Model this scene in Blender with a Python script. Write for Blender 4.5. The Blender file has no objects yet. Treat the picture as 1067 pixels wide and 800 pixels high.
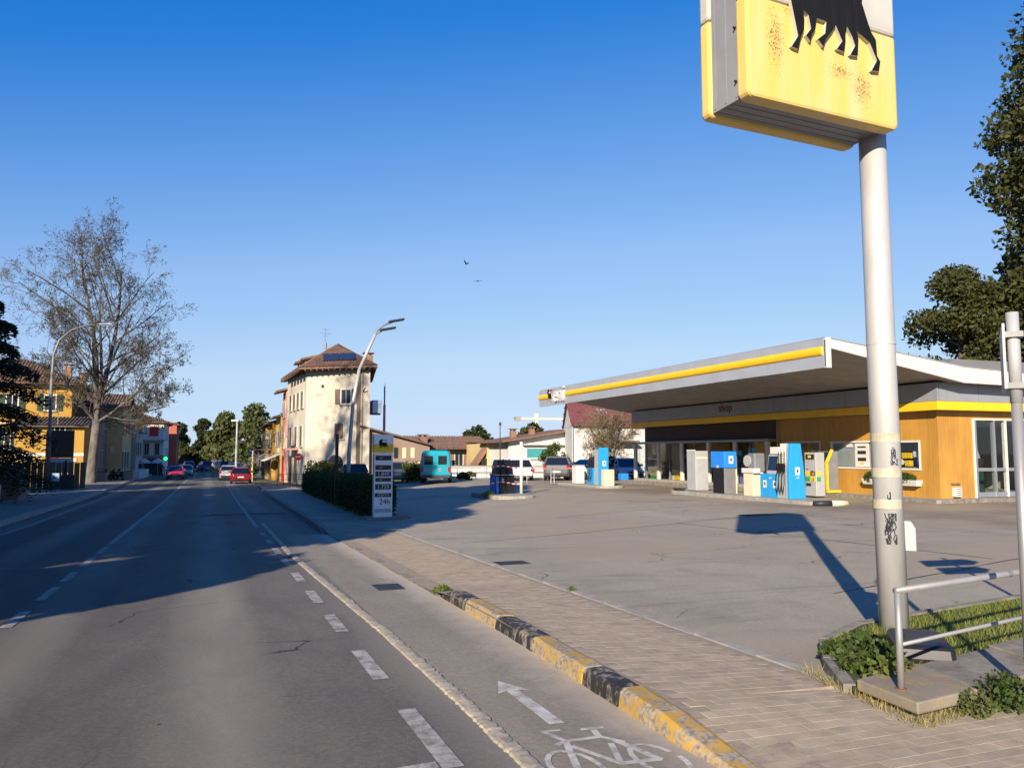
import bpy, math, random
import numpy as np
from mathutils import Vector, Matrix
RAD = math.radians
sc = bpy.context.scene
COL = sc.collection

# ---------------------------------------------------------------- camera, sky, sun, exposure
cam = bpy.data.cameras.new('camera'); cam.sensor_width = 36; cam.lens = 36 * 850 / 1067
cam.clip_start = .05; cam.clip_end = 6000
co = bpy.data.objects.new('camera', cam); COL.objects.link(co)
co.location = (0, 0, 1.75); co.rotation_euler = (RAD(90 + 4.842), 0, RAD(-20.356))
sc.camera = co
SUN_AZ, SUN_EL = 36.5, 22.4            # the light travels towards azimuth 36.5 deg right of the road
w = bpy.data.worlds.new('World'); sc.world = w; w.use_nodes = True
nt = w.node_tree
sky = nt.nodes.new('ShaderNodeTexSky'); sky.sky_type = 'NISHITA'; sky.sun_disc = False
sky.sun_elevation = RAD(SUN_EL); sky.sun_rotation = RAD(180 + SUN_AZ)
sky.altitude = 0; sky.air_density = 1.0; sky.dust_density = 0; sky.ozone_density = 4
EXPOSURE = .8
bg = nt.nodes['Background']; bg.inputs['Strength'].default_value = 1 / 2 ** EXPOSURE
mu = nt.nodes.new('ShaderNodeVectorMath'); mu.operation = 'SCALE'; mu.inputs['Scale'].default_value = .04
cv = nt.nodes.new('ShaderNodeRGBCurve')        # the camera's response to the clear sky, one curve per channel
for ch, pts in enumerate(([(0, 0), (.03, .008), (.038, .022), (.054, .125), (.087, .31), (.159, .5), (.292, .6), (1, .72)], [(0, 0), (.074, .21), (.105, .345), (.162, .54), (.262, .715), (.371, .755), (1, .85)], [(0, 0), (.1, .58), (.147, .69), (.195, .79), (.27, .925), (.352, .96), (1, 1)])):
    c_ = cv.mapping.curves[ch]
    while len(c_.points) < len(pts): c_.points.new(.5, .5)
    for p_, q_ in zip(c_.points, pts): p_.location = q_; p_.handle_type = 'VECTOR'
cv.mapping.update()
nt.links.new(sky.outputs[0], mu.inputs[0]); nt.links.new(mu.outputs[0], cv.inputs['Color']); nt.links.new(cv.outputs[0], bg.inputs[0])
sl = bpy.data.lights.new('sun', 'SUN'); sl.energy = 5.0; sl.angle = RAD(.5); sl.color = (1, .86, .68)
so = bpy.data.objects.new('sun', sl); COL.objects.link(so)
_a, _e = RAD(SUN_AZ), RAD(SUN_EL)
so.rotation_euler = Vector((math.sin(_a) * math.cos(_e), math.cos(_a) * math.cos(_e), -math.sin(_e))).to_track_quat('-Z', 'Y').to_euler()
so.location = (0, -20, 40)
vs = sc.view_settings; vs.view_transform = 'Standard'; vs.look = 'None'; vs.exposure = EXPOSURE; vs.gamma = 1

# ---------------------------------------------------------------- terrain
def sm(a, b, t):
    t = min(1, max(0, (t - a) / (b - a))); return t * t * (3 - 2 * t)
def gz(x, y):
    s = -0.0155 * min(max(0, y - 3), 45) - 0.007 * min(max(0, y - 48), 110)
    return s * (1 - .85 * sm(4, 16, x) * (1 - sm(56, 95, y)))
def kerb_h(y):                         # height of the pavement edge over the road
    return (.11 - .085 * sm(9.6, 11.2, y) * (1 - sm(20.5, 22.5, y))) * (1 - .75 * sm(4.9, 3.9, y))
def pz(x, y):                          # pavement surface
    k = min(1, max(0, (x - 2.9) / 1.7))
    return gz(x, y) + kerb_h(y) * (1 - k) + .035 * k

# ---------------------------------------------------------------- mesh helpers
V = Vector
def frame_of(d):
    d = V(d).normalized(); a = V((0, 0, 1)) if abs(d.z) < .95 else V((1, 0, 0))
    u = d.cross(a).normalized(); return d, u, u.cross(d)
class MB:
    def __init__(s): s.v = []; s.f = []; s.mi = []; s.cur = 0
    def add(s, vs, fs):
        b = len(s.v); s.v += [tuple(p) for p in vs]; s.f += [tuple(b + i for i in f) for f in fs]
        s.mi += [s.cur] * len(fs); return s
    def slot(s, i): s.cur = i; return s
    def box(s, x0, x1, y0, y1, z0, z1):
        return s.add([(x0,y0,z0),(x1,y0,z0),(x1,y1,z0),(x0,y1,z0),(x0,y0,z1),(x1,y0,z1),(x1,y1,z1),(x0,y1,z1)],
                     [(3,2,1,0),(4,5,6,7),(0,1,5,4),(1,2,6,5),(2,3,7,6),(3,0,4,7)])
    def obox(s, c, u, v, n):           # centre and three half-vectors
        c, u, v, n = V(c), V(u), V(v), V(n)
        return s.add([c-u-v-n, c+u-v-n, c+u+v-n, c-u+v-n, c-u-v+n, c+u-v+n, c+u+v+n, c-u+v+n],
                     [(3,2,1,0),(4,5,6,7),(0,1,5,4),(1,2,6,5),(2,3,7,6),(3,0,4,7)])
    def cyl(s, p0, p1, r0, r1=None, n=12, caps=True):
        return s.tube([p0, p1], [r0, r0 if r1 is None else r1], n, caps)
    def tube(s, pts, r, n=8, caps=True):
        pts = [V(p) for p in pts]; k = len(pts)
        rs = [r] * k if isinstance(r, (int, float)) else list(r)
        vs = []; prev = None
        for i, p in enumerate(pts):
            d = (pts[min(i+1, k-1)] - pts[max(i-1, 0)])
            d = d.normalized() if d.length > 1e-9 else V((0,0,1))
            if prev is None: _, u, _w = frame_of(d)
            else:
                u = prev - d * prev.dot(d)
                u = u.normalized() if u.length > 1e-6 else frame_of(d)[1]
            prev = u; q = d.cross(u)
            for j in range(n):
                a = 2 * math.pi * j / n
                vs.append(p + (u * math.cos(a) + q * math.sin(a)) * rs[i])
        fs = [(i*n+j, i*n+(j+1) % n, (i+1)*n+(j+1) % n, (i+1)*n+j) for i in range(k-1) for j in range(n)]
        if caps: fs += [tuple(range(n-1, -1, -1)), tuple((k-1)*n + j for j in range(n))]
        return s.add(vs, fs)
    def prism(s, poly, o, u, v, d):    # 2D outline extruded by the vector d
        o, u, v, d = V(o), V(u), V(v), V(d); n = len(poly)
        a = [o + u * p[0] + v * p[1] for p in poly]
        return s.add(a + [p + d for p in a], [tuple(range(n-1, -1, -1)), tuple(range(n, 2*n))] + [(i, (i+1) % n, n+(i+1) % n, n+i) for i in range(n)])
    def lathe(s, prof, c, n=16):
        vs = [(c[0]+r*math.cos(2*math.pi*j/n), c[1]+r*math.sin(2*math.pi*j/n), c[2]+z) for r, z in prof for j in range(n)]
        k = len(prof)
        fs = [(i*n+j, i*n+(j+1) % n, (i+1)*n+(j+1) % n, (i+1)*n+j) for i in range(k-1) for j in range(n)]
        return s.add(vs, fs + [tuple(range(n-1, -1, -1)), tuple((k-1)*n+j for j in range(n))])
    def loft(s, rings, caps=True):
        n = len(rings[0]); k = len(rings)
        fs = [(i*n+j, i*n+(j+1) % n, (i+1)*n+(j+1) % n, (i+1)*n+j) for i in range(k-1) for j in range(n)]
        if caps: fs += [tuple(range(n-1, -1, -1)), tuple((k-1)*n+j for j in range(n))]
        return s.add([p for r in rings for p in r], fs)
    def face(s, *p): return s.add(p, [tuple(range(len(p)))])
    def build(s, name, mat, parent=None, smooth=False, bev=0, origin=None, kind=None, autos=False):
        off = wloc(parent) if parent else V(origin or (0, 0, 0))
        me = bpy.data.meshes.new(name)
        me.from_pydata([(a-off.x, b-off.y, c-off.z) for a, b, c in s.v], [], s.f)
        for m in (mat if isinstance(mat, (list, tuple)) else [mat]): me.materials.append(m)
        if any(s.mi): me.polygons.foreach_set('material_index', s.mi)
        if smooth: me.polygons.foreach_set('use_smooth', [True] * len(s.f))
        me.update()
        o = bpy.data.objects.new(name, me); COL.objects.link(o)
        if parent: o.parent = parent
        else: o.location = off
        if bev:
            b = o.modifiers.new('bevel', 'BEVEL'); b.width = bev; b.segments = 2; b.limit_method = 'ANGLE'; b.angle_limit = RAD(40)
        if kind: o['kind'] = kind
        return o
def wloc(o):
    p = V((0, 0, 0))
    while o: p = p + o.location; o = o.parent
    return p
def tag(o, label, cat, group=None):
    o['label'] = label; o['category'] = cat
    if group: o['group'] = group
    return o
def thing(name, label, cat, loc=(0, 0, 0), group=None):
    o = bpy.data.objects.new(name, None); COL.objects.link(o); o.location = loc; o.empty_display_size = .3
    return tag(o, label, cat, group)
def child(src, parent, loc=None, rot=None):      # a copy of a part that shares its mesh
    c = src.copy(); COL.objects.link(c); c.parent = parent
    if loc is not None: c.location = loc
    if rot is not None: c.rotation_euler = rot
    return c
def copy_thing(o, loc, rz, label, remap=None):
    r = o.copy(); COL.objects.link(r); r.location = loc; r.rotation_euler = (0, 0, rz); r['label'] = label
    def rec(a, b):
        for ch in [c for c in KIDS.get(a.name, [])]:
            d = child(ch, b)
            rec(ch, d)
    rec(o, r)
    if remap: remap(r)
    return r
KIDS = {}
def remember(o):
    KIDS[o.name] = list(o.children)
    for c in o.children: remember(c)
def text_part(name, s, size, mat, parent, o, u, v, ex=.004, align='CENTER'):
    cu = bpy.data.curves.new('lettering', 'FONT'); cu.body = s; cu.size = size; cu.extrude = ex; cu.align_x = align; cu.resolution_u = 3
    ob = bpy.data.objects.new('lettering', cu); me = bpy.data.meshes.new_from_object(ob); bpy.data.objects.remove(ob)
    me.name = name; o, u, v = V(o), V(u), V(v); n = u.cross(v); off = wloc(parent)
    for p in me.vertices: p.co = o + u * p.co.x + v * p.co.y + n * (p.co.z + ex) - off
    me.materials.clear(); me.materials.append(mat)
    t = bpy.data.objects.new(name, me); COL.objects.link(t); t.parent = parent
    return t

# ---------------------------------------------------------------- materials
def newmat(name):
    m = bpy.data.materials.new(name); m.use_nodes = True
    return m, m.node_tree, m.node_tree.nodes['Principled BSDF']
def _n(nt, t, **kw):
    n = nt.nodes.new(t)
    for k, v in kw.items():
        if k in n.inputs.keys() if isinstance(k, str) else False: n.inputs[k].default_value = v
        else: setattr(n, k, v)
    return n
def mixc(nt, fac, a, b, mode='MIX'):
    n = nt.nodes.new('ShaderNodeMix'); n.data_type = 'RGBA'; n.blend_type = mode
    for sock, val in ((0, fac), (6, a), (7, b)):
        if hasattr(val, 'is_output'): nt.links.new(val, n.inputs[sock])
        elif sock == 0: n.inputs[0].default_value = val
        else: n.inputs[sock].default_value = (*val, 1)
    return n.outputs[2]
def ramp(nt, src, a, b):
    r = nt.nodes.new('ShaderNodeMapRange'); r.inputs[1].default_value = a; r.inputs[2].default_value = b; r.clamp = True
    nt.links.new(src, r.inputs[0]); return r.outputs[0]
def pos(nt, scale=(1, 1, 1)):
    g = nt.nodes.new('ShaderNodeNewGeometry')
    if scale == (1, 1, 1): return g.outputs['Position']
    m = nt.nodes.new('ShaderNodeVectorMath'); m.operation = 'MULTIPLY'; nt.links.new(g.outputs['Position'], m.inputs[0]); m.inputs[1].default_value = scale
    return m.outputs[0]
def noise(nt, sc_, det=4, rough=.55, stretch=(1, 1, 1), dist=0):
    n = nt.nodes.new('ShaderNodeTexNoise'); n.inputs['Scale'].default_value = sc_; n.inputs['Detail'].default_value = det
    n.inputs['Roughness'].default_value = rough; n.inputs['Distortion'].default_value = dist
    nt.links.new(pos(nt, stretch), n.inputs['Vector']); return n.outputs['Fac']
def bump(nt, bs, h, strength, dist=.01):
    b = nt.nodes.new('ShaderNodeBump'); b.inputs['Strength'].default_value = strength; b.inputs['Distance'].default_value = dist
    nt.links.new(h, b.inputs['Height']); nt.links.new(b.outputs[0], bs.inputs['Normal'])
def mat(name, c, r=.6, m=0, var=.18, s=3, bmp=0, bs_=60, c2=None, lo=.35, hi=.7, stretch=(1, 1, 1), spec=.4):
    mt, nt, b = newmat(name)
    if c2 is None: c2 = tuple(x * (1 - var) for x in c)
    f = ramp(nt, noise(nt, s, 5, .6, stretch), lo, hi)
    nt.links.new(mixc(nt, f, c, c2), b.inputs['Base Color'])
    b.inputs['Roughness'].default_value = r; b.inputs['Metallic'].default_value = m; b.inputs['Specular IOR Level'].default_value = spec
    if bmp: bump(nt, b, noise(nt, bs_, 3), bmp)
    return mt
def worn(name, paint, under, amount=.5, s=9, r=.8, stretch=(1, 1, 1), soft=.1, under2=None):   # paint worn off down to what lies below
    mt, nt, b = newmat(name)
    f = ramp(nt, noise(nt, s, 8, .68, stretch), amount - soft, amount + soft)
    und = under if under2 is None else mixc(nt, ramp(nt, noise(nt, 30, 4), .4, .65), under, under2)
    pv = mixc(nt, ramp(nt, noise(nt, s * .35, 4), .35, .7), paint, tuple(x * .72 for x in paint))
    nt.links.new(mixc(nt, f, pv, und), b.inputs['Base Color']); b.inputs['Roughness'].default_value = r
    b.inputs['Specular IOR Level'].default_value = .25
    bump(nt, b, noise(nt, 120, 4), .35, .004); return mt
def glass(name, tint=(.9, .93, .93)):
    mt = bpy.data.materials.new(name); mt.use_nodes = True; nt = mt.node_tree; nt.nodes.clear()
    o = nt.nodes.new('ShaderNodeOutputMaterial'); t = nt.nodes.new('ShaderNodeBsdfTransparent'); g = nt.nodes.new('ShaderNodeBsdfGlossy')
    t.inputs[0].default_value = (*tint, 1); g.inputs['Roughness'].default_value = .03
    lw = nt.nodes.new('ShaderNodeLayerWeight'); lw.inputs[0].default_value = .5; pw = nt.nodes.new('ShaderNodeMath'); pw.operation = 'POWER'; nt.links.new(lw.outputs['Facing'], pw.inputs[0]); pw.inputs[1].default_value = 4; fr = nt.nodes.new('ShaderNodeMath'); fr.operation = 'MULTIPLY_ADD'; nt.links.new(pw.outputs[0], fr.inputs[0]); fr.inputs[1].default_value = .55; fr.inputs[2].default_value = .04; mx = nt.nodes.new('ShaderNodeMixShader')
    nt.links.new(fr.outputs[0], mx.inputs[0]); nt.links.new(t.outputs[0], mx.inputs[1]); nt.links.new(g.outputs[0], mx.inputs[2]); nt.links.new(mx.outputs[0], o.inputs[0])
    return mt
def leafmat(name, c, c2, tr=.3, s=1.2):
    mt = bpy.data.materials.new(name); mt.use_nodes = True; nt = mt.node_tree; b = nt.nodes['Principled BSDF']; o = nt.nodes['Material Output']
    col = mixc(nt, ramp(nt, noise(nt, s, 4, .7), .35, .65), c, c2)
    col = mixc(nt, ramp(nt, noise(nt, s * 9, 2), .3, .7), col, mixc(nt, .5, col, (.01, .012, .005)))
    nt.links.new(col, b.inputs['Base Color']); b.inputs['Roughness'].default_value = .6; b.inputs['Specular IOR Level'].default_value = .25
    t = nt.nodes.new('ShaderNodeBsdfTranslucent'); nt.links.new(col, t.inputs[0])
    mx = nt.nodes.new('ShaderNodeMixShader'); mx.inputs[0].default_value = tr
    nt.links.new(b.outputs[0], mx.inputs[1]); nt.links.new(t.outputs[0], mx.inputs[2]); nt.links.new(mx.outputs[0], o.inputs[0])
    return mt
def asphalt(name, a, b_, patch=.35, tracks=True, warm=None, dk=1.0, stain=False, dust=None):
    mt, nt, b = newmat(name)
    big = ramp(nt, noise(nt, .22, 6, .62, (1, .35, 1)), .38, .66)
    col = mixc(nt, big, a, b_)
    mid = ramp(nt, noise(nt, 1.3, 8, .7, (1, .4, 1), .6), .42, .62)
    col = mixc(nt, mid, col, mixc(nt, .4 * dk, col, (.018, .018, .02)))
    grit = ramp(nt, noise(nt, 26, 5, .75), .36, .66)
    col = mixc(nt, grit, mixc(nt, .3, col, (.02, .02, .02)), mixc(nt, .12, col, (.5, .46, .4)))
    fine = ramp(nt, noise(nt, 160, 3, .7), .3, .75)
    col = mixc(nt, fine, mixc(nt, .45 * dk, col, (.01, .01, .011)), mixc(nt, .22, col, (.4, .37, .33)))
    # oil drips and bits of dirt
    vo = nt.nodes.new('ShaderNodeTexVoronoi'); vo.inputs['Scale'].default_value = 1.7; nt.links.new(pos(nt, (1, .6, 1)), vo.inputs['Vector'])
    spot = ramp(nt, vo.outputs['Distance'], .035, .012)
    col = mixc(nt, spot, col, (.012, .012, .012))
    if tracks:
        sx = nt.nodes.new('ShaderNodeSeparateXYZ'); nt.links.new(pos(nt), sx.inputs[0])
        wv = nt.nodes.new('ShaderNodeMath'); wv.operation = 'SINE'; mu = nt.nodes.new('ShaderNodeMath'); mu.operation = 'MULTIPLY_ADD'
        nt.links.new(sx.outputs[0], mu.inputs[0]); mu.inputs[1].default_value = 3.55; mu.inputs[2].default_value = 1.15; nt.links.new(mu.outputs[0], wv.inputs[0])
        tr = ramp(nt, wv.outputs[0], -.2, 1.0)
        tm = nt.nodes.new('ShaderNodeMath'); tm.operation = 'MULTIPLY'; nt.links.new(tr, tm.inputs[0]); nt.links.new(ramp(nt, noise(nt, .5, 4, .6, (1, .25, 1)), .25, .8), tm.inputs[1])
        col = mixc(nt, ramp(nt, sx.outputs[0], -.2, -1.6), col, mixc(nt, .35, col, (.02, .019, .019)))   # left lanes: darker asphalt, plus lens vignetting painted into the colour
        col = mixc(nt, tm.outputs[0], col, mixc(nt, .62, col, (.36, .33, .275)))
    # thin cracks
    vc = nt.nodes.new('ShaderNodeTexVoronoi'); vc.feature = 'DISTANCE_TO_EDGE'; vc.inputs['Scale'].default_value = .42
    nz = nt.nodes.new('ShaderNodeTexNoise'); nz.inputs['Scale'].default_value = 1.6; nz.inputs['Detail'].default_value = 5; nt.links.new(pos(nt), nz.inputs['Vector'])
    ad = nt.nodes.new('ShaderNodeVectorMath'); ad.operation = 'MULTIPLY_ADD'; nt.links.new(nz.outputs['Color'], ad.inputs[0]); ad.inputs[1].default_value = (.9, .9, 0); nt.links.new(pos(nt), ad.inputs[2])
    nt.links.new(ad.outputs[0], vc.inputs['Vector'])
    ck = nt.nodes.new('ShaderNodeMath'); ck.operation = 'MULTIPLY'; nt.links.new(ramp(nt, vc.outputs['Distance'], .007, .002), ck.inputs[0]); nt.links.new(ramp(nt, noise(nt, .35, 2), .5, .62), ck.inputs[1])
    col = mixc(nt, ck.outputs[0], col, (.012, .012, .012))
    if stain:      # browner, oilier ground from the pumps to the shop, sweeping tyre streaks
        sx = nt.nodes.new('ShaderNodeSeparateXYZ'); nt.links.new(pos(nt), sx.inputs[0])
        ad2 = nt.nodes.new('ShaderNodeMath'); ad2.operation = 'MULTIPLY_ADD'; nt.links.new(noise(nt, .25, 5, .65), ad2.inputs[0]); ad2.inputs[1].default_value = 9; nt.links.new(sx.outputs[0], ad2.inputs[2])
        zone = nt.nodes.new('ShaderNodeMath'); zone.operation = 'MULTIPLY'; nt.links.new(ramp(nt, ad2.outputs[0], 20.5, 24), zone.inputs[0]); zone.inputs[1].default_value = .72
        col = mixc(nt, zone.outputs[0], col, mixc(nt, ramp(nt, noise(nt, 1.1, 6, .7), .35, .65), (.2, .158, .125), (.13, .105, .085)))
        st = ramp(nt, noise(nt, 1.0, 7, .72, (.16, .75, 1), 1.6), .5, .68)
        s2 = nt.nodes.new('ShaderNodeMath'); s2.operation = 'MULTIPLY'; nt.links.new(st, s2.inputs[0]); s2.inputs[1].default_value = .6
        col = mixc(nt, s2.outputs[0], col, mixc(nt, .6, col, (.06, .052, .045)))
        lt = ramp(nt, noise(nt, 2.6, 6, .7, (.3, .9, 1), .8), .62, .72)
        s3 = nt.nodes.new('ShaderNodeMath'); s3.operation = 'MULTIPLY'; nt.links.new(lt, s3.inputs[0]); s3.inputs[1].default_value = .5
        col = mixc(nt, s3.outputs[0], col, (.52, .47, .4))
    if dust:       # dry dust gathered along the kerb
        sx = nt.nodes.new('ShaderNodeSeparateXYZ'); nt.links.new(pos(nt), sx.inputs[0])
        ad2 = nt.nodes.new('ShaderNodeMath'); ad2.operation = 'MULTIPLY_ADD'; nt.links.new(noise(nt, 2.5, 6, .7), ad2.inputs[0]); ad2.inputs[1].default_value = .5; nt.links.new(sx.outputs[0], ad2.inputs[2])
        dm = nt.nodes.new('ShaderNodeMath'); dm.operation = 'MULTIPLY'; nt.links.new(ramp(nt, ad2.outputs[0], dust[0] + .2, dust[1] + .25), dm.inputs[0]); dm.inputs[1].default_value = .8
        col = mixc(nt, dm.outputs[0], col, (.5, .43, .34))
    if warm: col = mixc(nt, ramp(nt, noise(nt, .16, 5, .65), .45, .62), col, warm)
    nt.links.new(col, b.inputs['Base Color']); b.inputs['Roughness'].default_value = .82; b.inputs['Specular IOR Level'].default_value = .3
    bump(nt, b, noise(nt, 140, 3, .7), .55, .006); return mt
def paving(name):
    mt, nt, b = newmat(name)
    bt = nt.nodes.new('ShaderNodeTexBrick'); nt.links.new(pos(nt), bt.inputs['Vector'])
    bt.inputs['Scale'].default_value = 1; bt.inputs['Brick Width'].default_value = .212; bt.inputs['Row Height'].default_value = .108; bt.inputs['Mortar Size'].default_value = .006
    bt.inputs['Color1'].default_value = (.42, .342, .245, 1); bt.inputs['Color2'].default_value = (.395, .325, .236, 1); bt.inputs['Mortar'].default_value = (.26, .22, .18, 1)
    col = mixc(nt, ramp(nt, noise(nt, .8, 6, .65), .4, .68), bt.outputs['Color'], (.2, .18, .16))
    col = mixc(nt, ramp(nt, noise(nt, 60, 3), .35, .75), col, mixc(nt, .3, col, (.03, .025, .02)))
    nt.links.new(col, b.inputs['Base Color']); b.inputs['Roughness'].default_value = .9; b.inputs['Specular IOR Level'].default_value = .2
    bump(nt, b, bt.outputs['Fac'], -.6, .006); return mt
def wood(name, a, b_):
    mt, nt, b = newmat(name)
    sx = nt.nodes.new('ShaderNodeSeparateXYZ'); nt.links.new(pos(nt), sx.inputs[0])
    ad = nt.nodes.new('ShaderNodeMath'); ad.operation = 'ADD'; nt.links.new(sx.outputs[0], ad.inputs[0]); nt.links.new(sx.outputs[1], ad.inputs[1])
    fr = nt.nodes.new('ShaderNodeMath'); fr.operation = 'PINGPONG'; nt.links.new(ad.outputs[0], fr.inputs[0]); fr.inputs[1].default_value = .06
    groove = ramp(nt, fr.outputs[0], .007, .001)
    col = mixc(nt, ramp(nt, noise(nt, 1.5, 6, .6, (6, 6, .35)), .35, .65), a, b_)
    col = mixc(nt, ramp(nt, noise(nt, .6, 5, .6, (1, 1, .6)), .45, .7), col, mixc(nt, .35, col, (.12, .05, .015)))
    gm = nt.nodes.new('ShaderNodeMath'); gm.operation = 'MULTIPLY'; nt.links.new(groove, gm.inputs[0]); gm.inputs[1].default_value = .55
    col = mixc(nt, gm.outputs[0], col, mixc(nt, .6, col, (.05, .02, .005)))
    nt.links.new(col, b.inputs['Base Color']); b.inputs['Roughness'].default_value = .5; b.inputs['Specular IOR Level'].default_value = .35
    bump(nt, b, groove, -.4, .01); return mt

M = {}
M['asphalt'] = asphalt('road_asphalt', (.138, .122, .094), (.185, .164, .127))
M['forecourt'] = asphalt('forecourt_asphalt', (.445, .385, .285), (.36, .312, .232), tracks=False, warm=(.32, .265, .19), dk=.35, stain=True)
M['cycle'] = asphalt('cycle_lane_asphalt', (.33, .28, .212), (.285, .243, .186), tracks=False, dk=.55, dust=(2.45, 2.85))
M['paving'] = paving('brick_paving')
M['paver'] = mat('paver_block', (.42, .342, .245), .9, var=.3, s=4, bmp=.4, bs_=90, spec=.2)
M['paver2'] = mat('paver_block_b', (.395, .325, .236), .9, var=.3, s=5, bmp=.4, bs_=90, spec=.2)
M['joint'] = mat('joint_sand', (.33, .27, .2), .95, var=.35, s=14, bmp=.4)
M['earth'] = mat('earth_ground', (.13, .12, .085), .95, var=.4, s=.6, c2=(.07, .085, .035))
M['concrete'] = mat('concrete', (.34, .32, .28), .85, var=.35, s=5, bmp=.4, bs_=50)
M['concrete_d'] = mat('old_concrete', (.25, .225, .19), .9, var=.5, s=6, bmp=.6, bs_=45)
M['paint'] = worn('worn_road_paint', (.42, .405, .37), (.15, .137, .12), .53, 9)
M['paint_c'] = worn('worn_cycle_paint', (.56, .54, .5), (.24, .215, .185), .56, 8)
M['paint_y'] = worn('worn_kerb_yellow', (.5, .31, .06), (.36, .31, .25), .49, 7, under2=(.16, .14, .12), soft=.06)
M['paint_k'] = worn('worn_kerb_black', (.03, .03, .032), (.3, .27, .22), .54, 11, under2=(.13, .12, .11), soft=.06, stretch=(1, 1, .5))
M['cream_line'] = worn('cream_cement_line', (.42, .37, .285), (.24, .21, .17), .56, 16)
M['yellow'] = mat('sign_yellow', (.8, .5, .02), .4, var=.1, s=5)
M['band_yellow'] = mat('band_yellow', (.85, .5, .015), .4, var=.1, s=2)
M['sign_white'] = mat('sign_white', (.5, .49, .44), .45, var=.18, s=2)
M['black'] = mat('black_plastic', (.013, .013, .015), .4, var=.3, s=6)
M['emblem'] = mat('emblem_black', (.011, .0105, .0105), .62, var=.5, s=10, stretch=(3, 3, .2), spec=.2)
M['box_grey'] = mat('sign_box_grey', (.27, .28, .3), .5, .1, var=.2, s=2)
M['alu'] = mat('aluminium', (.42, .44, .47), .42, .65, var=.12, s=2)
M['grey_panel'] = mat('grey_panel', (.31, .33, .36), .4, .25, var=.12, s=1.5)
M['canopy_grey'] = mat('canopy_fascia', (.43, .46, .5), .4, .3, var=.12, s=1.2)
M['soffit'] = mat('soffit_plaster', (.36, .335, .31), .85, var=.22, s=1.6)
M['roof_white'] = mat('white_fascia', (.66, .63, .56), .6, var=.15, s=2)
M['wood'] = wood('orange_cladding', (.5, .275, .056), (.44, .22, .04))
M['brown'] = mat('dark_brown_panel', (.06, .03, .022), .6, var=.3, s=2)
M['white'] = mat('white_paint', (.62, .61, .58), .55, var=.14, s=3)
M['cream'] = mat('cream_paint', (.68, .6, .42), .6, var=.16, s=4)
M['blue'] = mat('pump_blue', (.022, .3, .66), .35, var=.1, s=4)
M['blue2'] = mat('bright_blue', (.02, .22, .72), .4, var=.12, s=4)
M['purple'] = mat('violet_panel', (.16, .17, .42), .5, var=.15, s=3)
M['dark'] = mat('dark_metal', (.035, .036, .04), .5, .3, var=.3, s=5)
M['grey'] = mat('mid_grey', (.22, .225, .23), .5, .2, var=.2, s=4)
M['lgrey'] = mat('light_grey', (.4, .41, .42), .5, .1, var=.15, s=3)
M['pole'] = mat('galvanised_pole', (.36, .36, .36), .45, .45, var=.25, s=3, stretch=(1, 1, .4), lo=.3, hi=.8)
M['pylon_pole'] = mat('painted_pole', (.45, .45, .445), .42, .15, var=.3, s=4, stretch=(1, 1, .3), lo=.4, hi=.85)
M['tape'] = mat('tape_residue', (.48, .46, .35), .7, var=.3, s=9)
M['ink'] = mat('marker_ink', (.03, .03, .05), .6, var=.3)
M['red'] = mat('red_paint', (.5, .02, .02), .45, var=.15)
M['shop_red'] = mat('shop_lettering_red', (.16, .035, .04), .5)
M['green'] = mat('green_plastic', (.02, .3, .09), .5)
M['pane'] = mat('window_pane', (.03, .037, .045), .08, var=.4, s=1.5, spec=.6)
M['shop_glass'] = glass('shop_glass')
M['screen'] = mat('screen', (.015, .03, .06), .1, var=.4, s=12)
M['grass_soil'] = mat('grass_soil', (.06, .07, .025), .95, var=.4, s=9)
M['leaf'] = leafmat('leaf_green', (.065, .105, .022), (.1, .135, .03))
M['leaf_dark'] = leafmat('leaf_dark', (.036, .055, .02), (.06, .075, .026), .3, .5)
M['leaf_far'] = leafmat('leaf_far', (.1, .135, .045), (.15, .17, .055), .35, .4)
M['leaf_bright'] = leafmat('leaf_bright', (.11, .17, .03), (.17, .2, .04))
M['leaf_olive'] = leafmat('leaf_olive', (.11, .108, .03), (.06, .075, .02), .35, .5)
M['leaf_hedge'] = leafmat('leaf_hedge', (.045, .08, .018), (.07, .11, .028), .25, 4)
M['needle'] = leafmat('needle_dark', (.024, .038, .02), (.038, .052, .026), .2)
M['bud'] = leafmat('bud_brown', (.1, .085, .055), (.085, .08, .045), .2)
M['dry'] = leafmat('dry_twig', (.3, .22, .12), (.22, .17, .1), .2)
M['grass'] = leafmat('grass_blade', (.24, .3, .05), (.34, .36, .08), .4, 3)
M['straw'] = leafmat('straw', (.5, .4, .15), (.36, .33, .12), .3, 3)
M['bark'] = mat('bark', (.13, .1, .07), .9, var=.5, s=5, bmp=.5, stretch=(1, 1, .4))
M['bark_pale'] = mat('plane_bark', (.16, .145, .12), .85, s=2.5, c2=(.07, .06, .05), stretch=(1, 1, .5))
M['twig'] = mat('twig_bark', (.1, .08, .06), .9, var=.3)
M['tyre'] = mat('tyre_rubber', (.015, .015, .016), .8)
M['rim'] = mat('wheel_rim', (.35, .36, .37), .35, .7)
M['carglass'] = mat('car_glass', (.012, .015, .02), .05, spec=.7)
M['tail'] = mat('tail_lamp', (.4, .01, .012), .2)
M['head'] = mat('head_lamp', (.6, .62, .62), .15)
M['plate'] = mat('number_plate', (.62, .62, .6), .5)
def carpaint(n, c):
    m = mat(n, c, .28, .15, var=.05, spec=.55); m.node_tree.nodes['Principled BSDF'].inputs['Coat Weight'].default_value = .25; return m
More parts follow.
